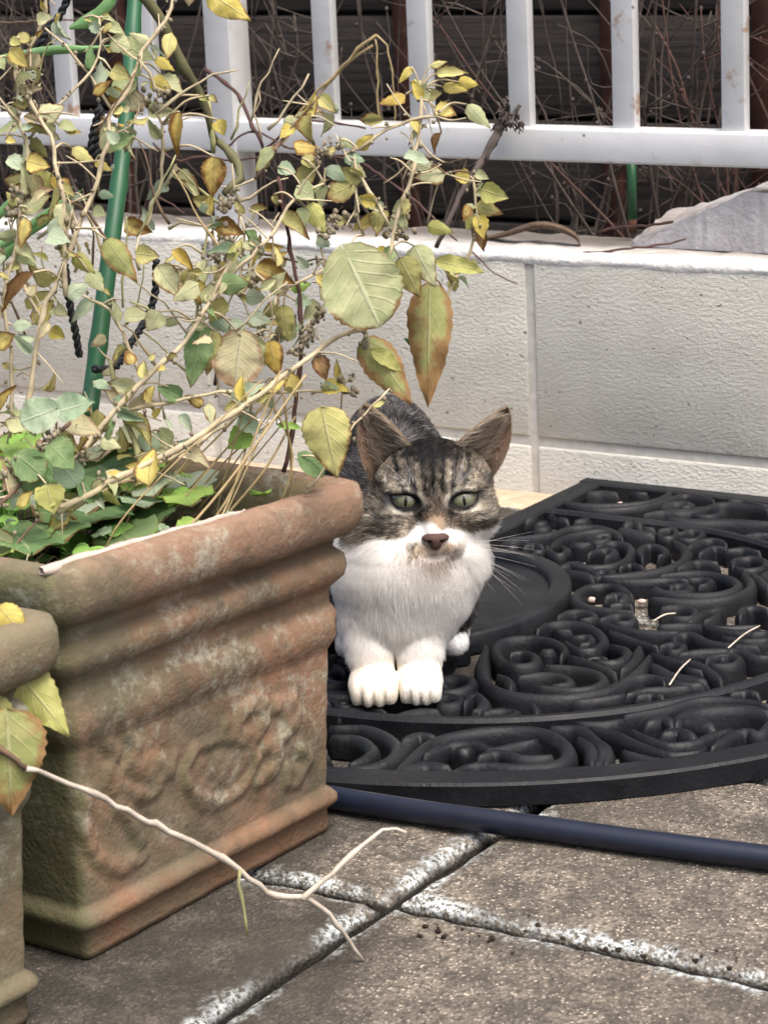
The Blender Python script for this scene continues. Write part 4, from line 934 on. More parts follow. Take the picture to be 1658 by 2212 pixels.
# bare shrubs between the railing and the board fence
def bare(x, y, seed, h, n, mat, label):
    o = thing('bare_shrub', label, 'shrub', (x, y, .10), 'bare shrubs behind the railing'); rr = random.Random(seed)
    for k in range(n):
        b = np.array([x + rr.gauss(0, .02), y + rr.gauss(0, .02), .09]); lean = np.array([rr.gauss(0, .16), rr.gauss(0, .06), 0]); P = [b]
        H = h * rr.uniform(.6, 1.1); m_ = 7
        for i in range(1, m_ + 1): P.append(P[-1] + np.array([0, 0, H / m_]) + lean * H / m_ * 1.6 + np.array([rr.gauss(0, .008), rr.gauss(0, .006), 0]))
        P = np.array(P); P[:, 1] = np.clip(P[:, 1], .115, .57)
        r = rr.uniform(.0012, .003); mb = MB(); mb.add(*tube(catmull(P, 3), [r, r * .4], 5))
        for j in range(rr.randint(3, 7)):
            q = P[rr.randint(2, m_ - 1)]; L = rr.uniform(.05, .16); a = rr.choice((-1, 1)) * rr.uniform(.3, 1.1)
            e = q + L * np.array([sin(a), rr.uniform(-.3, .3), cos(a) * rr.choice((1, 1, .6, -.2))]); e[1] = min(.57, max(.115, e[1]))
            mb.add(*tube(catmull([q, (q + e) / 2 + np.array([rr.gauss(0, .01), 0, rr.gauss(0, .01)]), e], 3), [r * .45, r * .2], 4))
            if rr.random() < .5: mb.add(*lump(e, (.0025, .0025, .003), j, 5, 4, .2))
        part('stem', mb.V, mb.F, mat, o)
for i, (x, y, h, n, mt, lab) in enumerate((
    (.22, .36, .62, 20, TWIGR, 'reddish bare shrub behind the gap left of the rightmost white bar'), (.10, .30, .50, 14, TWIGR, 'reddish bare shrub behind the third white bar from the right'), (-.02, .33, .6, 11, TWIG, 'grey brown bare shrub right of the frayed stalk behind the railing'),
    (-.16, .40, .55, 12, TWIG, 'grey bare shrub behind the yellow leaf cluster and railing'), (-.34, .34, .55, 9, TWIG, 'sparse grey shrub behind the bent straws and railing'), (-.55, .36, .5, 9, TWIG, 'grey shrub behind the gap right of the leftmost thick post'), (-.78, .34, .55, 12, TWIG, 'pale grey twiggy shrub behind the green stake top'), (-.98, .38, .55, 12, TWIG, 'bare shrub behind the leftmost white bar'), (.40, .36, .6, 14, TWIGR, 'reddish bare shrub beyond the right picture edge'))):
    bare(x, y, 40 + i, h, n, mt, lab)
# mortar wedge on the wall top
wv = [(.085, .062), (.238, .058), (.245, .21), (.06, .20)]
bm = bmesh.new(); NX, NY = 22, 10; rr = random.Random(3); G = {}
for j in range(NY + 1):
    for i in range(NX + 1):
        s, t = i / NX, j / NY
        x = (wv[0][0] * (1 - s) + wv[1][0] * s) * (1 - t) + (wv[3][0] * (1 - s) + wv[2][0] * s) * t; y = (wv[0][1] * (1 - s) + wv[1][1] * s) * (1 - t) + (wv[3][1] * (1 - s) + wv[2][1] * s) * t
        z = .2436 + .006 + .052 * min(1, max(0, (s - .08) / .72)) ** 1.0 + .012 * t * (1 - s) + rr.uniform(-.0016, .0016)
        G[i, j] = bm.verts.new((x + rr.uniform(-.001, .001), y + rr.uniform(-.001, .001), z))
for j in range(NY):
    for i in range(NX): bm.faces.new((G[i, j], G[i + 1, j], G[i + 1, j + 1], G[i, j + 1]))
ring = [G[i, 0] for i in range(NX + 1)] + [G[NX, j] for j in range(1, NY + 1)] + [G[i, NY] for i in range(NX - 1, -1, -1)] + [G[0, j] for j in range(NY - 1, 0, -1)]
low = [bm.verts.new((v.co.x, v.co.y, .2434)) for v in ring]
for i in range(len(ring)): bm.faces.new((ring[i], low[i], low[(i + 1) % len(ring)], ring[(i + 1) % len(ring)]))
bmesh.ops.recalc_face_normals(bm, faces=bm.faces)
me = bpy.data.meshes.new('mortar_wedge'); bm.to_mesh(me); bm.free(); me.materials.append(CONC)
link(bpy.data.objects.new('mortar_wedge', me), None, label='sloping wedge of rough pale mortar on the wall top at the right', category='mortar wedge')
# litter
LIT = [((1490,1425),(1445,1480),'thin straw bit lying on the front inner ring of the mat'), ((1640,1352),(1572,1400),'thin straw bit on the right part of the mat'), ((1458,1325),(1410,1342),'short straw bit in the middle of the mat scrolls')]
for (a, b, lab) in LIT:
    p, q = on_z(*a, MT + .002), on_z(*b, MT + .002); o = thing('straw_bit', lab, 'straw', tuple(p), 'straw bits on the doormat')
    part('shaft', *tube(catmull([p, (p + q) / 2 + np.array([0, 0, .002]), q], 5), .0008, 5), PALE, o)
rr = random.Random(9); cr = MB()
for u, v in ((1375,1205),(1385,1300),(1615,1335),(1640,1332),(1570,1465),(1280,1295),(1140,1358),(1325,1078),(1335,1088),(1290,1270)):
    for j in range(3):
        p = on_z(u + rr.uniform(-6, 6), v + rr.uniform(-2, 2), .006); s = rr.uniform(.002, .0045); cr.add(*lump(p, (s, s, s * .6), j + u, 6, 4, .3))
part('pale_crumbs', cr.V, cr.F, CRUMB, None, kind='stuff', label='pale crumbs of debris caught in the openings of the doormat')
cr = MB()
for k in range(46):
    uu = rr.uniform(900, 1600)
    p = on_z(uu, 1990 + (uu - 900) * .13 + rr.gauss(0, 24), .0009); s = rr.choice((.0007, .0009, .0012, .0022)); cr.add(*lump(p, (s, s, s * .6), k, 6, 4, .3))
part('soil_crumbs', cr.V, cr.F, SOIL, None, kind='stuff', label='dark soil crumbs scattered on the slabs along the joint')

# ================================================================== CAT  (local centimetres: x right, y away from the camera, z up; origin between the front paws)
CO = np.array([.268, -.685, MT + .0012]); EX = np.array([.838, .546, 0]); EY = np.array([-.546, .838, 0]); EZ = np.array([0, 0, 1.])
def cw(P): P = np.asarray(P, float) * .01; return CO + P[..., :1] * EX + P[..., 1:2] * EY + P[..., 2:3] * EZ
def cwd(P): return P[..., :1] * EX + P[..., 1:2] * EY + P[..., 2:3] * EZ
def hashn(i, j, k):
    h = (i * 374761393 + j * 668265263 + k * 2147483647) & 0xffffffff
    h = ((h ^ (h >> 13)) * 1274126177) & 0xffffffff
    return ((h ^ (h >> 16)) & 0xffff) / 65535.0
def vnoise(P, s, seed=0):
    Q = np.asarray(P) * s + seed * 17.3 + 1000; I = np.floor(Q).astype(np.int64); f = Q - I; f = f * f * (3 - 2 * f); r = 0
    for a in (0, 1):
        for b in (0, 1):
            for c in (0, 1):
                r = r + hashn(I[..., 0] + a, I[..., 1] + b, I[..., 2] + c) * (f[..., 0] if a else 1 - f[..., 0]) * (f[..., 1] if b else 1 - f[..., 1]) * (f[..., 2] if c else 1 - f[..., 2])
    return r
def s_ell(P, c, r):
    q = (P - np.array(c)) / np.array(r); k0 = np.sqrt((q * q).sum(-1)) + 1e-9; k1 = np.sqrt(((q / np.array(r)) ** 2).sum(-1)) + 1e-9
    return k0 * (k0 - 1) / k1
def s_cap(P, a, b, ra, rb):
    a = np.array(a, float); b = np.array(b, float); d = b - a; t = np.clip(((P - a) @ d) / (d @ d), 0, 1)
    return np.sqrt(((P - a - t[..., None] * d) ** 2).sum(-1)) - (ra + (rb - ra) * t)
def smin(a, b, k):
    h = np.clip(.5 + .5 * (b - a) / k, 0, 1); return b + (a - b) * h - k * h * (1 - h)
HS = .2                                           # sideways shift of the head
EYES = [(.98, 14.62), (5.22, 14.52)]
NOSE = np.array([3.0 + HS, 2.55, 12.05])
def cat_sdf(P):
    E, Cp = s_ell, s_cap
    d = E(P, (.2, 20.5, 10.5), (4.7, 8.2, 8.6))
    d = smin(d, Cp(P, (.7, 8.0, 8.2), (-.1, 17, 11.2), 5.0, 5.2), 3)
    d = smin(d, E(P, (4.0, 15.8, 4.6), (2.5, 4.9, 4.4)), 1.2)
    d = smin(d, E(P, (-3.4, 17, 4.6), (2.1, 5.0, 4.4)), 1.2)
    d = smin(d, E(P, (.9, 6.0, 8.4), (4.8, 3.8, 4.5)), 1.8)
    d = smin(d, Cp(P, (1.3, 7.8, 9), (2.8, 8.6, 13), 4.9, 4.2), 1.5)
    d = smin(d, E(P, (4.7, 6.9, 9.7), (2.5, 2.6, 2.3)), 1.2)
    d = smin(d, E(P, (.0, 6.0, 5.2), (4.0, 3.3, 3.0)), 1.5)
    legs = None
    for s in (0, 1):
        x0 = (-1.92, 1.60)[s]; hw = (1.86, 1.58)[s]
        leg = Cp(P, (x0 + (-.05, .0)[s], 5.2, 5.2), (x0, 2.8, 1.3), 1.95, 1.55)
        leg = smin(leg, E(P, (x0, 1.9, 1.15), (hw, 2.0, 1.2)), .8)
        for k in range(4):
            tx = x0 + hw * (-.64, -.24, .22, .64)[k]; ty = (1.0, .55, .55, 1.0)[k]
            leg = smin(leg, E(P, (tx, ty, .72), (.55, .9, .88)), .32)
        legs = leg if legs is None else np.minimum(legs, leg)
    d = smin(d, legs, .55)
    for hx, hy in ((4.6, 12.6), (-3.8, 13.2)):
        f = smin(Cp(P, (hx, hy, .95), (hx, hy + 3.5, 1.2), .95, 1.3), E(P, (hx, hy - .4, .85), (.95, 1.2, .85)), .5); d = smin(d, f, .8)
    t = Cp(P, (-2, 27.5, 3), (-6.2, 24, 1.6), 1.6, 1.5); t = np.minimum(t, Cp(P, (-6.2, 24, 1.6), (-7.2, 14, 1.5), 1.5, 1.2)); d = smin(d, t, .8)
    # head
    P0_ = P; P = P - np.array([HS, 0, 0])
    h = E(P, (3.1, 8.3, 14.6), (4.35, 4.5, 3.8))
    for x, s in ((.75, -1), (5.75, 1)): h = smin(h, E(P, (x, 7.0, 12.75), (1.95, 2.3, 1.9)), 1.0)
    h = smin(h, Cp(P, (3.05, 5.0, 15.6), (3.0, 3.5, 12.6), 1.25, .85), 1.1)
    for x in (2.1, 3.9): h = smin(h, E(P, (x, 4.05, 11.4), (1.2, 1.2, .95)), .6)
    h = smin(h, E(P, (3.0, 3.4, 12.0), (.75, .8, .7)), .35)
    h = smin(h, E(P, (3.0, 4.8, 10.45), (1.05, 1.1, .8)), .7)
    for (x, z), s in zip(EYES, (-1, 1)):
        h = smin(h, E(P, (x + s * .15, 5.12, z + .93), (1.5, 1.0, .48)), .4)      # brow
        h = smin(h, E(P, (x + s * .5, 5.1, z - 1.3), (1.5, 1.0, .6)), .7)        # cheek bone
        h = -smin(-h, E(P, (x, 3.9, z), (1.0, .75, .60)), .2)                      # socket
    d = smin(d, h, .8); P = P0_
    return np.maximum(d, -(P[..., 2] - .02))
def surface_nets(fn, lo, hi, h):
    n = [int(math.ceil((hi[i] - lo[i]) / h)) + 1 for i in range(3)]
    ax = [lo[i] + h * np.arange(n[i]) for i in range(3)]
    G = np.stack(np.meshgrid(*ax, indexing='ij'), -1); Fv = np.empty(n)
    for i in range(0, n[0], 16): Fv[i:i + 16] = fn(G[i:i + 16])
    c = [(a, b, e) for a in (0, 1) for b in (0, 1) for e in (0, 1)]
    sl = lambda o: tuple(slice(o[i], n[i] - 1 + o[i]) for i in range(3))
    cnt = sum((Fv[sl(o)] < 0).astype(np.int8) for o in c); act = (cnt > 0) & (cnt < 8)
    ids = -np.ones(act.shape, int); idx = np.argwhere(act); ids[act] = np.arange(len(idx))
    acc = np.zeros((len(idx), 3)); w = np.zeros(len(idx))
    for a in c:
        for i in range(3):
            if a[i]: continue
            b = list(a); b[i] = 1
            fa = Fv[tuple((idx + np.array(a)).T)]; fb = Fv[tuple((idx + np.array(b)).T)]; m = (fa < 0) != (fb < 0)
            t = np.where(m, fa / np.where(m, fa - fb, 1), 0)
            p = np.array(a) + t[:, None] * np.eye(3)[i]; acc[m] += p[m]; w[m] += 1
    V = np.array(lo) + h * (idx + acc / w[:, None]); Fc = []
    for i in range(3):
        j, k = (i + 1) % 3, (i + 2) % 3
        s0 = [slice(1, n[q] - 1) for q in range(3)]; s0[i] = slice(0, n[i] - 1); s1 = list(s0); s1[i] = slice(1, n[i])
        A_ = Fv[tuple(s0)] < 0; B_ = Fv[tuple(s1)] < 0; e = np.argwhere(A_ != B_); fl = A_[tuple(e.T)]
        st_ = np.ones(3, int); st_[i] = 0; e = e + st_
        q = []
        for dj, dk in ((0, 0), (1, 0), (1, 1), (0, 1)):
            o = e.copy(); o[:, j] -= dj; o[:, k] -= dk; q.append(ids[tuple(o.T)])
        q = np.stack(q, 1); q[~fl] = q[~fl][:, ::-1]; Fc.append(q[:, ::-1] if False else q)
    return V, np.vstack(Fc)
def grad(fn, P, e=.05):
    g = np.stack([fn(P + np.eye(3)[i] * e) - fn(P - np.eye(3)[i] * e) for i in range(3)], -1)
    return g / (np.linalg.norm(g, axis=-1, keepdims=True) + 1e-9)
CVt, CFc = surface_nets(cat_sdf, (-13, -1.2, -.3), (10.5, 31, 19.2), .2)
# ears: cupped double sheets
EAR = []
def ear(Ib, Ob, T, ci, co_, depth, nrm_back):
    Ib, Ob, T, ci, co_ = map(np.array, (Ib, Ob, T, ci, co_)); nu, nv = 12, 14; fr = np.zeros((nv + 1, nu + 1, 3)); bk = fr.copy()
    for a in range(nv + 1):
        v = a / nv; vv = v * .965
        L = (1 - vv) ** 2 * Ib + 2 * vv * (1 - vv) * ci + vv ** 2 * T; R_ = (1 - vv) ** 2 * Ob + 2 * vv * (1 - vv) * co_ + vv ** 2 * T
        rw = 1 if v < .84 else sqrt(max(0, 1 - ((v - .84) / .16) ** 2)) * .92 + .08; mid = (L + R_) / 2
        for b in range(nu + 1):
            u = b / nu; p = mid + (L + (R_ - L) * u - mid) * rw
            p = p + np.array(nrm_back) * depth * sin(pi * u) ** .8 * (1 - v) ** .6
            fr[a, b] = p; bk[a, b] = p + np.array(nrm_back) * .28 * (sin(pi * u) ** .5 + .12)
    return fr, bk
EAR.append(ear((2.0, 7.9, 17.5), (-1.35, 8.9, 15.0), (-1.75, 8.9, 21.4), (.1, 8.0, 20.5), (-3.1, 8.6, 18.2), 1.5, (.25, .95, -.1)))
EAR.append(ear((4.45, 7.9, 17.4), (7.75, 8.9, 15.0), (9.3, 8.9, 20.7), (6.9, 8.0, 19.6), (9.9, 8.6, 17.6), 1.5, (-.25, .95, -.1)))
V_all = [CVt]; F_all = [tuple(f) for f in CFc]; off = len(CVt); earinfo = []
for fr, bk in EAR:
    a, b = fr.shape[:2]
    for sh, flip in ((fr, False), (bk, True)):
        V_all.append(sh.reshape(-1, 3))
        for i in range(a - 1):
            for j in range(b - 1):
                q = (off + i * b + j, off + i * b + j + 1, off + (i + 1) * b + j + 1, off + (i + 1) * b + j); F_all.append(q[::-1] if flip else q)
        off += a * b
V_all = np.vstack(V_all); n_body = len(CVt)

def sstep(x, a, b): t = np.clip((x - a) / (b - a), 0, 1); return t * t * (3 - 2 * t)
def gauss2(x, z, cx, cz, sx, sz, rot=0):
    dx, dz = x - cx, z - cz; a, b = dx * cos(rot) + dz * sin(rot), -dx * sin(rot) + dz * cos(rot); return np.exp(-.5 * ((a / sx) ** 2 + (b / sz) ** 2))
def coat(P):
    """coat colour (linear) at points of the body"""
    x, y, z = P[:, 0] - HS, P[:, 1], P[:, 2]; n1 = vnoise(P, 1.3, 1) - .5; n2 = vnoise(P, 3.5, 2) - .5; n3 = vnoise(P, .45, 3) - .5
    n4 = vnoise(P * np.array([1, 1, .35]), 6, 4) - .5
    white = np.array([.90, .885, .86]); grey = np.array([.135, .13, .132]); dark = np.array([.020, .019, .020]); ag = np.array([.30, .255, .20]); tan = np.array([.40, .28, .185]); lite = np.array([.60, .55, .46])
    mixc = lambda A_, B_, t: A_ + (B_ - A_) * np.clip(t, 0, 1)[:, None]
    # body: dark grey tabby
    band = sstep(np.sin(y * .95 + x * .35 * np.sign(x + 1.5) + n3 * 2.5 + z * .25), .1, .8)
    C_ = mixc(np.tile(grey, (len(P), 1)), dark[None], band * .75); C_ = mixc(C_, np.array([.16, .145, .13])[None], sstep(n2, .1, .4) * .5)
    # head tabby
    head = sstep(z, 11.2, 12.2) * (1 - sstep(y, 10.2, 12))
    hx = x - 3.03
    Hc = mixc(np.tile(ag, (len(P), 1)), np.array([.15, .128, .105])[None], sstep(n4 + n1 * .6, -.05, .4))
    Hc = mixc(Hc, lite[None], .55 * gauss2(x, z, .2, 15.6, 1.3, .5, .25) + .55 * gauss2(x, z, 5.9, 15.5, 1.3, .5, -.25))
    Hc = mixc(Hc, lite[None], .9 * gauss2(x, z, -.5, 13.5, 1.1, .5, .2) + .9 * gauss2(x, z, 6.7, 13.4, 1.1, .5, -.2))
    # inner-corner pale streaks up the forehead
    for s in (-1, 1):
        Hc = mixc(Hc, lite[None], .8 * np.exp(-.5 * ((hx - s * (1.0 + .18 * (z - 14.6))) / .17) ** 2) * sstep(z, 13.4, 14.4) * (1 - sstep(z, 16.0, 17)))
    # forehead stripes
    strp = np.zeros(len(P)); fz = sstep(z, 14.7, 15.5)
    for c0, sl_, wd in ((0, 0, .17), (-.58, -.10, .15), (.58, .10, .15), (-1.35, -.26, .20), (1.35, .26, .20), (-2.2, -.35, .16), (2.2, .35, .16)):
        strp = np.maximum(strp, np.exp(-.5 * ((hx - c0 - sl_ * (z - 15.5) + n1 * .34) / wd) ** 2))
    Hc = mixc(Hc, dark[None], strp * fz * (.75 + .7 * n2 + .2))
    Hc = mixc(Hc, dark[None], sstep(z + n1 * .8 - .22 * np.abs(hx), 16.5, 17.4) * .95)
    # nose bridge
    Hc = mixc(Hc, np.array([.17, .13, .10])[None], .8 * np.exp(-.5 * (hx / .75) ** 2) * sstep(z, 13.4, 14) * (1 - sstep(z, 14.6, 15.4)))
    Hc = mixc(Hc, tan[None], .9 * np.exp(-.5 * ((hx + .05) / .62) ** 2) * sstep(z, 12.2, 12.8) * (1 - sstep(z, 13.4, 14.2)))
    # outer eye lines and cheek stripes
    for s, ex, ez in ((-1, EYES[0][0], EYES[0][1]), (1, EYES[1][0], EYES[1][1])):
        ox = s * (x - ex)
        ln = np.exp(-.5 * ((z - ez - .25 - .42 * np.sin(np.clip(ox - .8, 0, 3) * 1.15)) / .28) ** 2) * sstep(ox, .8, 1.15) * (1 - sstep(ox, 2.8, 3.4))
        Hc = mixc(Hc, dark[None], ln * .92)
        for q, (dz_, sl_) in enumerate(((-1.05, -.12), (-1.62, -.18), (-2.1, -.1))):
            ln = np.exp(-.5 * ((z - ez - dz_ - sl_ * ox * .5 + n1 * .25) / .13) ** 2) * sstep(ox, -.3 + q * .3, .5 + q * .3) * (1 - sstep(ox, 2.4, 3.2))
            Hc = mixc(Hc, np.array([.05, .042, .036])[None], ln * .8)
        r = np.sqrt(((x - ex) / 1.0) ** 2 + ((z - ez) / .66) ** 2); Hc = mixc(Hc, dark[None], (1 - sstep(r, 1.10, 1.32)) * (y < 7))
        Hc = mixc(Hc, lite[None], .12 * (sstep(r, 1.28, 1.42) * (1 - sstep(r, 1.55, 1.9))) * (y < 7))
        Hc = mixc(Hc, dark[None], gauss2(x, z, ex - s * 1.08, ez - .78, .24, .50, s * .45))
    C_ = mixc(C_, Hc, head)
    # white parts
    lim = 12.05 + 1.15 * np.exp(-.5 * ((hx + .35) / .9) ** 2) - .25 * np.clip(np.abs(hx) - 3.6, 0, 2) + n1 * .45
    wf = (1 - sstep(z, lim - .12, lim + .22)) * (1 - sstep(y, 8.6 + n1 * 1.2, 9.6 + n1 * 1.2))
    side = 1 - sstep(np.abs(x - .9) + n1 * 1.2 + np.clip(y - 6.5, 0, 9) * .9, 5.6, 6.4)
    wf = wf * np.where(z < 10.5, side, 1)
    paws = ((z < 3.2) & (y < 5.5)) | ((z < 1.9) & (y < 15.5) & (y > 11) & (np.abs(x) > 2.5)); wf = np.where(paws, 1, wf)
    wf = np.maximum(wf, (y < 4.2) * (z < 10.4))
    C_ = mixc(C_, white[None], wf)
    # tan under the nose with dark freckles, brownish chin
    tn = gauss2(x, z, 2.2, 11.35, .95, .42, .15) + .9 * gauss2(x, z, 3.75, 11.3, .6, .36)
    C_ = mixc(C_, np.array([.47, .35, .22])[None], np.clip(tn * 1.1, 0, .85) * (y < 4.6))
    fr_ = (vnoise(P, 4.2, 9) > .66) * gauss2(x, z, 1.75, 11.4, .75, .42, .3)
    for sx, sz_, sr in ((1.5, 11.72, .16), (1.95, 11.35, .11), (1.25, 11.45, .12), (2.3, 11.15, .10), (1.7, 11.1, .12), (2.05, 11.75, .08), (1.05, 11.7, .09)): fr_ = np.maximum(fr_, gauss2(x, z, sx, sz_, sr, sr * .8))
    C_ = mixc(C_, np.array([.05, .035, .025])[None], fr_ * .95 * (y < 4.8))
    C_ = mixc(C_, np.array([.36, .285, .225])[None], .85 * gauss2(x, z, 2.95, 10.6, 1.0, .62) * (y < 5.9))
    C_ = mixc(C_, np.array([.03, .02, .018])[None], .6 * gauss2(x, z, 2.95, 10.80, .7, .10) * (y < 5.2))
    # warm sunlight on the left leg painted in as cream; front paws toned down
    C_ = mixc(C_, C_ * np.array([1, .96, .89]), (sstep(z, 4.2, 2.8) if False else (1 - sstep(z, 2.5, 4.5))) * (y < 5) * (x < 0) * .6)
    C_ = np.where(((z < 3) & (y < 5))[:, None], C_ * np.array([.95, .935, .90]), C_)
    # toe gaps: crease shade painted in as darker lines
    for x0, hw in ((-1.92, 1.86), (1.60, 1.58)):
        for k in (-.45, 0.0, .45):
            C_ = mixc(C_, np.array([.33, .28, .22])[None], .85 * np.exp(-.5 * ((x + HS - x0 - hw * k) / .075) ** 2) * (1 - sstep(z, .9, 1.7)) * (y < 1.6) * (np.abs(x - x0) < hw))
    # backs of the ears are handled by the ear loop
    return np.clip(C_, 0, 1)
colV = coat(V_all)
o0 = n_body
for fr, bk in EAR:
    a, b = fr.shape[:2]; n = a * b
    vv = np.repeat(np.arange(a) / (a - 1), b); uu = np.tile(np.arange(b) / (b - 1), a)
    nz = vnoise(fr.reshape(-1, 3), 1.6, 5)
    inn = np.array([.30, .185, .13])[None] * (1 - vv * .35)[:, None] + (nz * .10 - .03)[:, None]
    edge = np.maximum(np.abs(uu * 2 - 1) ** 4, vv ** 5)
    colV[o0:o0 + n] = np.clip(inn * (1 - edge)[:, None] + np.array([.17, .125, .09]) * edge[:, None], 0, 1)
    colV[o0 + n:o0 + 2 * n] = np.array([.10, .08, .065]); o0 += 2 * n
cat = thing('cat', 'tabby and white cat crouching on the doormat and facing the viewer', 'cat', tuple(CO))
CATM = Mt('cat_skin', .9, .1); at = CATM.n('Attribute', attribute_name='col'); CATM.base(at.outputs['Color'])
body = part('body', cw(V_all), F_all, CATM.m, cat)
ca = body.data.attributes.new('col', 'FLOAT_COLOR', 'POINT'); ca.data.foreach_set('color', np.c_[colV, np.ones(len(colV))].astype(np.float32).ravel())
# ---- fur
FURM = Mt('cat_fur', .55, .25); at = FURM.n('Attribute', attribute_name='col'); FURM.base(at.outputs['Color'])
trn = FURM.n('BsdfTranslucent'); FURM.l(at.outputs['Color'], trn.inputs[0]); mx = FURM.n('MixShader'); mx.inputs[0].default_value = .58
FURM.l(FURM.b.outputs[0], mx.inputs[1]); FURM.l(trn.outputs[0], mx.inputs[2]); FURM.l(mx.outputs[0], FURM.out.inputs[0])
def sample_tris(V, F, dens):
    F = np.array([(f[0], f[1], f[2]) for f in F] + [(f[0], f[2], f[3]) for f in F]); A_, B_, C_ = V[F[:, 0]], V[F[:, 1]], V[F[:, 2]]
    ar = .5 * np.linalg.norm(np.cross(B_ - A_, C_ - A_), axis=1); ar = ar * dens((A_ + B_ + C_) / 3)
    n = int(ar.sum()); k = RNG.choice(len(F), n, p=ar / ar.sum()); u, v = RNG.random(n), RNG.random(n); s = u + v > 1; u[s], v[s] = 1 - u[s], 1 - v[s]
    return A_[k] + (B_[k] - A_[k]) * u[:, None] + (C_[k] - A_[k]) * v[:, None]
def eyedist(P):
    r = np.full(len(P), 9.)
    for ex, ez in EYES: r = np.minimum(r, np.where(P[:, 1] < 8, np.sqrt(((P[:, 0] - ex - HS) / 1.0) ** 2 + ((P[:, 2] - ez) / .66) ** 2), 9))
    return r
def dens(P):
    face = (P[:, 2] > 9.5) & (P[:, 1] < 9)
    front = P[:, 1] < 8
    return np.where(face, 260., np.where(front, 230., 85.)) * np.where(P[:, 2] < .15, 0, 1) * np.where((P[:, 0] < -8) | (P[:, 1] > 27), .3, 1)
RP = sample_tris(CVt, CFc, dens)
RP = RP[(eyedist(RP) > 1.1) & (np.linalg.norm((RP - NOSE) / np.array([.95, 1.0, .62]), axis=1) > 1)]
NRM = grad(cat_sdf, RP)
n = len(RP); x, y, z = RP.T
hd = sstep(z, 9.6, 11.2) * (1 - sstep(y, 9.5, 12)); nf = RP - np.array([3.0, 3.2, 12.4]); nf = nf * np.array([1, 1.3, 1]); nf /= np.linalg.norm(nf, axis=1)[:, None] + 1e-6
nf[:, 2] -= .25 * (z < 12)
front = (1 - sstep(y, 9, 13)); chest = np.c_[(x - .9) * .10, -.25 + 0 * x, -1 + 0 * x]; back_ = np.c_[0 * x, 1 + 0 * x, -.35 - (1 - sstep(z, 6, 14)) * .6]
fl = chest * front[:, None] + back_ * (1 - front)[:, None]; fl = fl * (1 - hd)[:, None] + nf * hd[:, None]
fl += (np.stack([vnoise(RP, .9, s) for s in (21, 22, 23)], 1) - .5) * .6 + RNG.normal(0, .22, (n, 3))
fl -= NRM * (fl * NRM).sum(1)[:, None]; fl /= np.linalg.norm(fl, axis=1)[:, None] + 1e-6
ln = np.full(n, 1.15); ln = np.where(front > .5, 1.3, ln)
cheek = hd * sstep(np.abs(x - 3.03), 3.2, 4.6)
ln = ln * (1 - hd) + hd * (.42 + .75 * cheek + .10 * sstep(np.linalg.norm(RP - NOSE, axis=1), 1.5, 4))
ln = np.where((z > 9.5) & (np.linalg.norm(RP - NOSE, axis=1) < 1.6), .2, ln)
leg = (1 - sstep(z, 2.0, 4.8)) * (y < 6.5); ln = ln * (1 - leg) + leg * (.36 + .25 * sstep(z, 1.2, 4)); ln = np.where((z < 2.2) & (y > 10) & (y < 16) & (np.abs(x) > 3), .4, ln)
ln *= RNG.uniform(.7, 1.15, n) * (.8 + .4 * vnoise(RP, 1.1, 31))
ed = eyedist(RP); ln = np.where(ed < 1.6, np.minimum(ln, .16 + .25 * (ed - 1.1)), ln)
lift = np.where(hd > .5, .30, .42) + RNG.normal(0, .06, n); lift = np.where(leg > .5, .22, lift)
CR_ = coat(RP); lum = CR_.mean(1); tab = 1 - sstep(lum, .28, .5)
CR_ = CR_ * (RNG.uniform(.9, 1.1, n) * (1 - tab) + tab * np.exp(RNG.normal(-.06, .5, n)))[:, None] * np.exp(tab * 2.2 * (vnoise(RP * np.array([1, 1, .45]), 5.5, 77) - .5) * .8 + tab * 1.0 * (vnoise(RP * np.array([1.6, 1, .5]), 2.6, 78) - .5))[:, None]
K = 4; PT = np.zeros((n, K, 3))
d0 = fl * np.cos(lift)[:, None] + NRM * np.sin(lift)[:, None]; drop = np.array([0, 0, -1.0])
for k in range(K):
    t = k / (K - 1); dd = d0 + NRM * (-.25 * t)[..., None] if False else d0 - NRM * (.35 * t * np.sin(lift))[:, None] + drop * (.12 * t)
    PT[:, k] = RP - NRM * .03 + dd * (ln * t)[:, None]
PT[..., 2] = np.maximum(PT[..., 2], .03)
RAD = np.tile(np.array([.016, .0145, .0105, .003]), (n, 1)) * np.where(hd > .5, 1.0, np.where(lum > .5, .85, 1.2))[:, None]
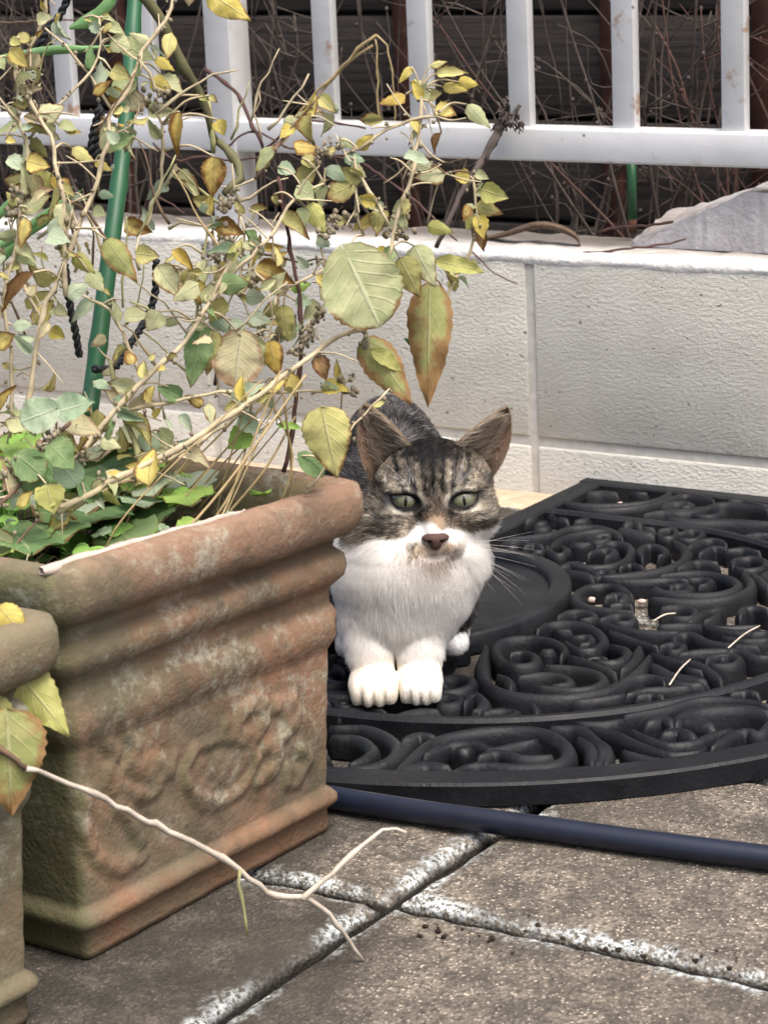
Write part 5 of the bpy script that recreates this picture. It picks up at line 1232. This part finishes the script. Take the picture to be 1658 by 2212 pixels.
# ear hair: short coat on the backs and rims, long pale wisps inside
ePT, eR, eC = [], [], []
for q, (fr, bk) in enumerate(EAR):
    a, b = fr.shape[:2]
    def bil(G, v, u):
        i = np.minimum((v * (a - 1)).astype(int), a - 2); j = np.minimum((u * (b - 1)).astype(int), b - 2); fv, fu = (v * (a - 1) - i)[:, None], (u * (b - 1) - j)[:, None]
        return (G[i, j] * (1 - fv) + G[i + 1, j] * fv) * (1 - fu) + (G[i, j + 1] * (1 - fv) + G[i + 1, j + 1] * fv) * fu
    tip = fr[-1, b // 2]
    m_ = 5200; v, u = RNG.random(m_) ** 1.1, RNG.random(m_); u[:1600] = (RNG.random(1600) < .5) * 1.0; v = np.clip(v, 0, .985)
    p = bil(bk, v, u); up = tip - p; up /= np.linalg.norm(up, axis=1)[:, None] + .3; outw = (u * 2 - 1)[:, None] * (fr[5, -1] - fr[5, 0]) / np.linalg.norm(fr[5, -1] - fr[5, 0])
    d_ = up * .8 + outw * .45 + np.array([0, .35, 0]) + RNG.normal(0, .15, (m_, 3)); L = (.28 + .12 * RNG.random(m_))[:, None]
    ePT.append(np.stack([p + d_ * L * t for t in (0, .33, .66, 1)], 1)); eR.append(np.tile([.011, .010, .007, .002], (m_, 1)))
    rim = (np.abs(u * 2 - 1) > .93) | (v > .93)
    eC.append(np.where(rim[:, None], np.array([.46, .36, .25]), np.array([.12, .095, .075])) * RNG.uniform(.7, 1.2, m_)[:, None])  # backlight on the ear rims painted as pale gold hairs
    m_ = 3200; v, u = RNG.random(m_) ** 1.5 * .75, RNG.random(m_); s = 1 if q else -1
    # wisps start at the inner edge and sweep outwards and up
    u = RNG.random(m_) ** 1.3 * .75; p = bil(fr, v, u) + np.array([0, -.12, 0]); tgt = bil(fr, np.clip(v + .25 + .2 * RNG.random(m_), 0, .9), np.clip(u + .3, 0, .95)); d_ = tgt - p; d_ /= np.linalg.norm(d_, axis=1)[:, None] + 1e-6
    d_ += np.array([0, -.35, 0]) + RNG.normal(0, .16, (m_, 3)); L = (.45 + .9 * RNG.random(m_))[:, None]
    ePT.append(np.stack([p + d_ * L * t + np.array([0, .25, 0]) * L * t * t for t in (0, .33, .66, 1)], 1)); eR.append(np.tile([.014, .013, .010, .003], (m_, 1)))
    dk = (RNG.random(m_) < .18)[:, None]; eC.append(np.where(dk, np.array([.16, .12, .09]), np.array([.62, .53, .43])) * RNG.uniform(.75, 1.15, m_)[:, None])
    # short fur inside, darker towards the outer edge
    m_ = 2600; v, u = RNG.random(m_) * .97, RNG.random(m_); p = bil(fr, v, u); up = tip - p; up /= np.linalg.norm(up, axis=1)[:, None] + .3
    d_ = up + np.array([0, -.25, 0]) + RNG.normal(0, .25, (m_, 3)); L = (.16 + .16 * RNG.random(m_))[:, None]
    ePT.append(np.stack([p + d_ * L * t for t in (0, .33, .66, 1)], 1)); eR.append(np.tile([.009, .008, .006, .002], (m_, 1)))
    mixu = sstep(vnoise(p, 1.2, 44), .35, .65)[:, None]; eC.append((np.array([.19, .13, .095]) * (1 - mixu) + np.array([.45, .28, .20]) * mixu) * RNG.uniform(.75, 1.2, m_)[:, None])
    # tuft in front of the ear foot
    m_ = 700; v, u = RNG.random(m_) * .16, RNG.random(m_); p = bil(fr, v, u) + np.array([0, -.1, 0]); d_ = np.array([0, -.25, .8]) + RNG.normal(0, .25, (m_, 3)); L = (.5 + .6 * RNG.random(m_))[:, None]
    ePT.append(np.stack([p + d_ * L * t for t in (0, .33, .66, 1)], 1)); eR.append(np.tile([.011, .010, .007, .002], (m_, 1))); eC.append(np.array([.22, .18, .14]) * RNG.uniform(.5, 1.5, m_)[:, None])
def hair(name, PT, RD, CL, mat, parent):
    n, k = PT.shape[:2]; hc = bpy.data.hair_curves.new(name); hc.add_curves([k] * n)
    loc = np.array(parent.location); W = (cw(PT.reshape(-1, 3)) - loc).astype(np.float32)
    hc.attributes['position'].data.foreach_set('vector', W.ravel())
    ra = hc.attributes.get('radius') or hc.attributes.new('radius', 'FLOAT', 'POINT'); ra.data.foreach_set('value', (RD.ravel() * .01).astype(np.float32))
    c = hc.attributes.new('col', 'FLOAT_COLOR', 'CURVE'); c.data.foreach_set('color', np.c_[np.clip(CL, 0, 1), np.ones(n)].astype(np.float32).ravel())
    hc.materials.append(mat); return link(bpy.data.objects.new(name, hc), parent)
hair('fur', np.vstack([PT] + ePT), np.vstack([RAD] + eR), np.vstack([CR_] + eC), FURM.m, cat)
# ---- whiskers and brow hairs
WP, WR, WC = [], [], []
rw = random.Random(4)
def whisk(p, d, L, sag, r=.016):
    p = np.array(p); d = np.array(d) / np.linalg.norm(d); WP.append([p + d * L * t + np.array([0, 0, -sag]) * (L * t) ** 2 for t in np.linspace(0, 1, 7)]); WR.append([r * (1 - .85 * t) for t in np.linspace(0, 1, 7)]); WC.append((.82, .80, .76))
for s in (-1, 1):
    for k in range(14):
        a = (-.95, -.5, -.3, -.15, 0, .08, .16, -.75, -.4, -.2, -.05, -.85, -.6, -.02)[k]; x0 = 3 + HS + s * rw.uniform(1.2, 1.9); whisk((x0, 3.35 + rw.uniform(0, .6), 11.2 + rw.uniform(-.4, .3)), (s * 1, rw.uniform(-.25, .25), a), rw.uniform(3.6, 6.2), rw.uniform(.004, .03))
    ex, ez = EYES[0 if s < 0 else 1]
    for k in range(9): whisk((ex + HS - s * .45 + rw.uniform(-.35, .35), 4.4, ez + 1.1), (s * rw.uniform(-.1, .9), -.45, rw.uniform(.8, 1.3)), rw.uniform(2.2, 4.4), .035, .019)
hair('whiskers', np.array(WP), np.array(WR), np.array(WC), FURM.m, cat)
# ---- eyes
def uvell(r, n=28, m=18): 
    V, F = lump((0, 0, 0), r, 0, n, m, 0); return V, F
EM = Mt('cat_eye', .06, .6); ox, oy, oz = EM.sep(EM.obj())
rr_ = EM.math('SQRT', EM.math('ADD', EM.math('POWER', EM.math('MULTIPLY', ox, 100 / 1.06), 2.0), EM.math('POWER', EM.math('MULTIPLY', oz, 100 / .84), 2.0)))
ir = EM.ramp(rr_, [(.0, (.17, .17, .105)), (.5, (.21, .215, .135)), (.78, (.13, .135, .085)), (.90, (.03, .03, .022)), (1.0, (.01, .01, .01))])
pu = EM.math('ADD', EM.math('POWER', EM.math('MULTIPLY', ox, 100 / .13), 2.0), EM.math('POWER', EM.math('MULTIPLY', oz, 100 / .42), 2.0))
EM.base(EM.mix(EM.ramp(pu, [(.8, 1.0), (1.1, 0.0)]), ir, (.004, .004, .005)))
EM.b.inputs['Coat Weight'].default_value = .6; EM.b.inputs['Coat Roughness'].default_value = .03
Rm = Matrix.Identity(3)
for i in range(3): Rm[i][0], Rm[i][1], Rm[i][2] = EX[i], EY[i], EZ[i]
for (ex, ez), s in zip(EYES, (-1, 1)):
    V, F = uvell((.0110, .0080, .0082)); me = mesh('eye', V, F, EM.m); o = link(bpy.data.objects.new('eye', me), cat)
    o.matrix_local = Matrix.Translation(Vector(cw(np.array((ex + HS, 5.05, ez)))) - Vector(CO)) @ (Rm @ Matrix.Rotation(s * .10, 3, 'Z') @ Matrix.Rotation(-s * .12, 3, 'Y')).to_4x4()
# ---- nose
def nose_sdf(P):
    P = P - np.array([HS, 0, 0])
    d = s_ell(P, (3.0, 2.85, 12.15), (1.05, .62, .40)); d = smin(d, s_ell(P, (3.0, 2.72, 11.78), (.45, .55, .56)), .3)
    for x in (2.55, 3.45): d = -smin(-d, s_ell(P, (x, 2.4, 11.95), (.17, .28, .11)), .06)
    return d
NVt, NF = surface_nets(nose_sdf, (1.9, 2, 11.0), (4.5, 3.9, 12.9), .06)
NM = Mt('nose_leather', .45, .4); NM.base(NM.ramp(NM.noise(NM.pos(), 400, 3), [(.3, (.05, .024, .018)), (.7, (.088, .041, .031))])); NM.bump(NM.vor(NM.pos(), 1500), .0004)
part('nose', cw(NVt), [tuple(f) for f in NF], NM.m, cat)
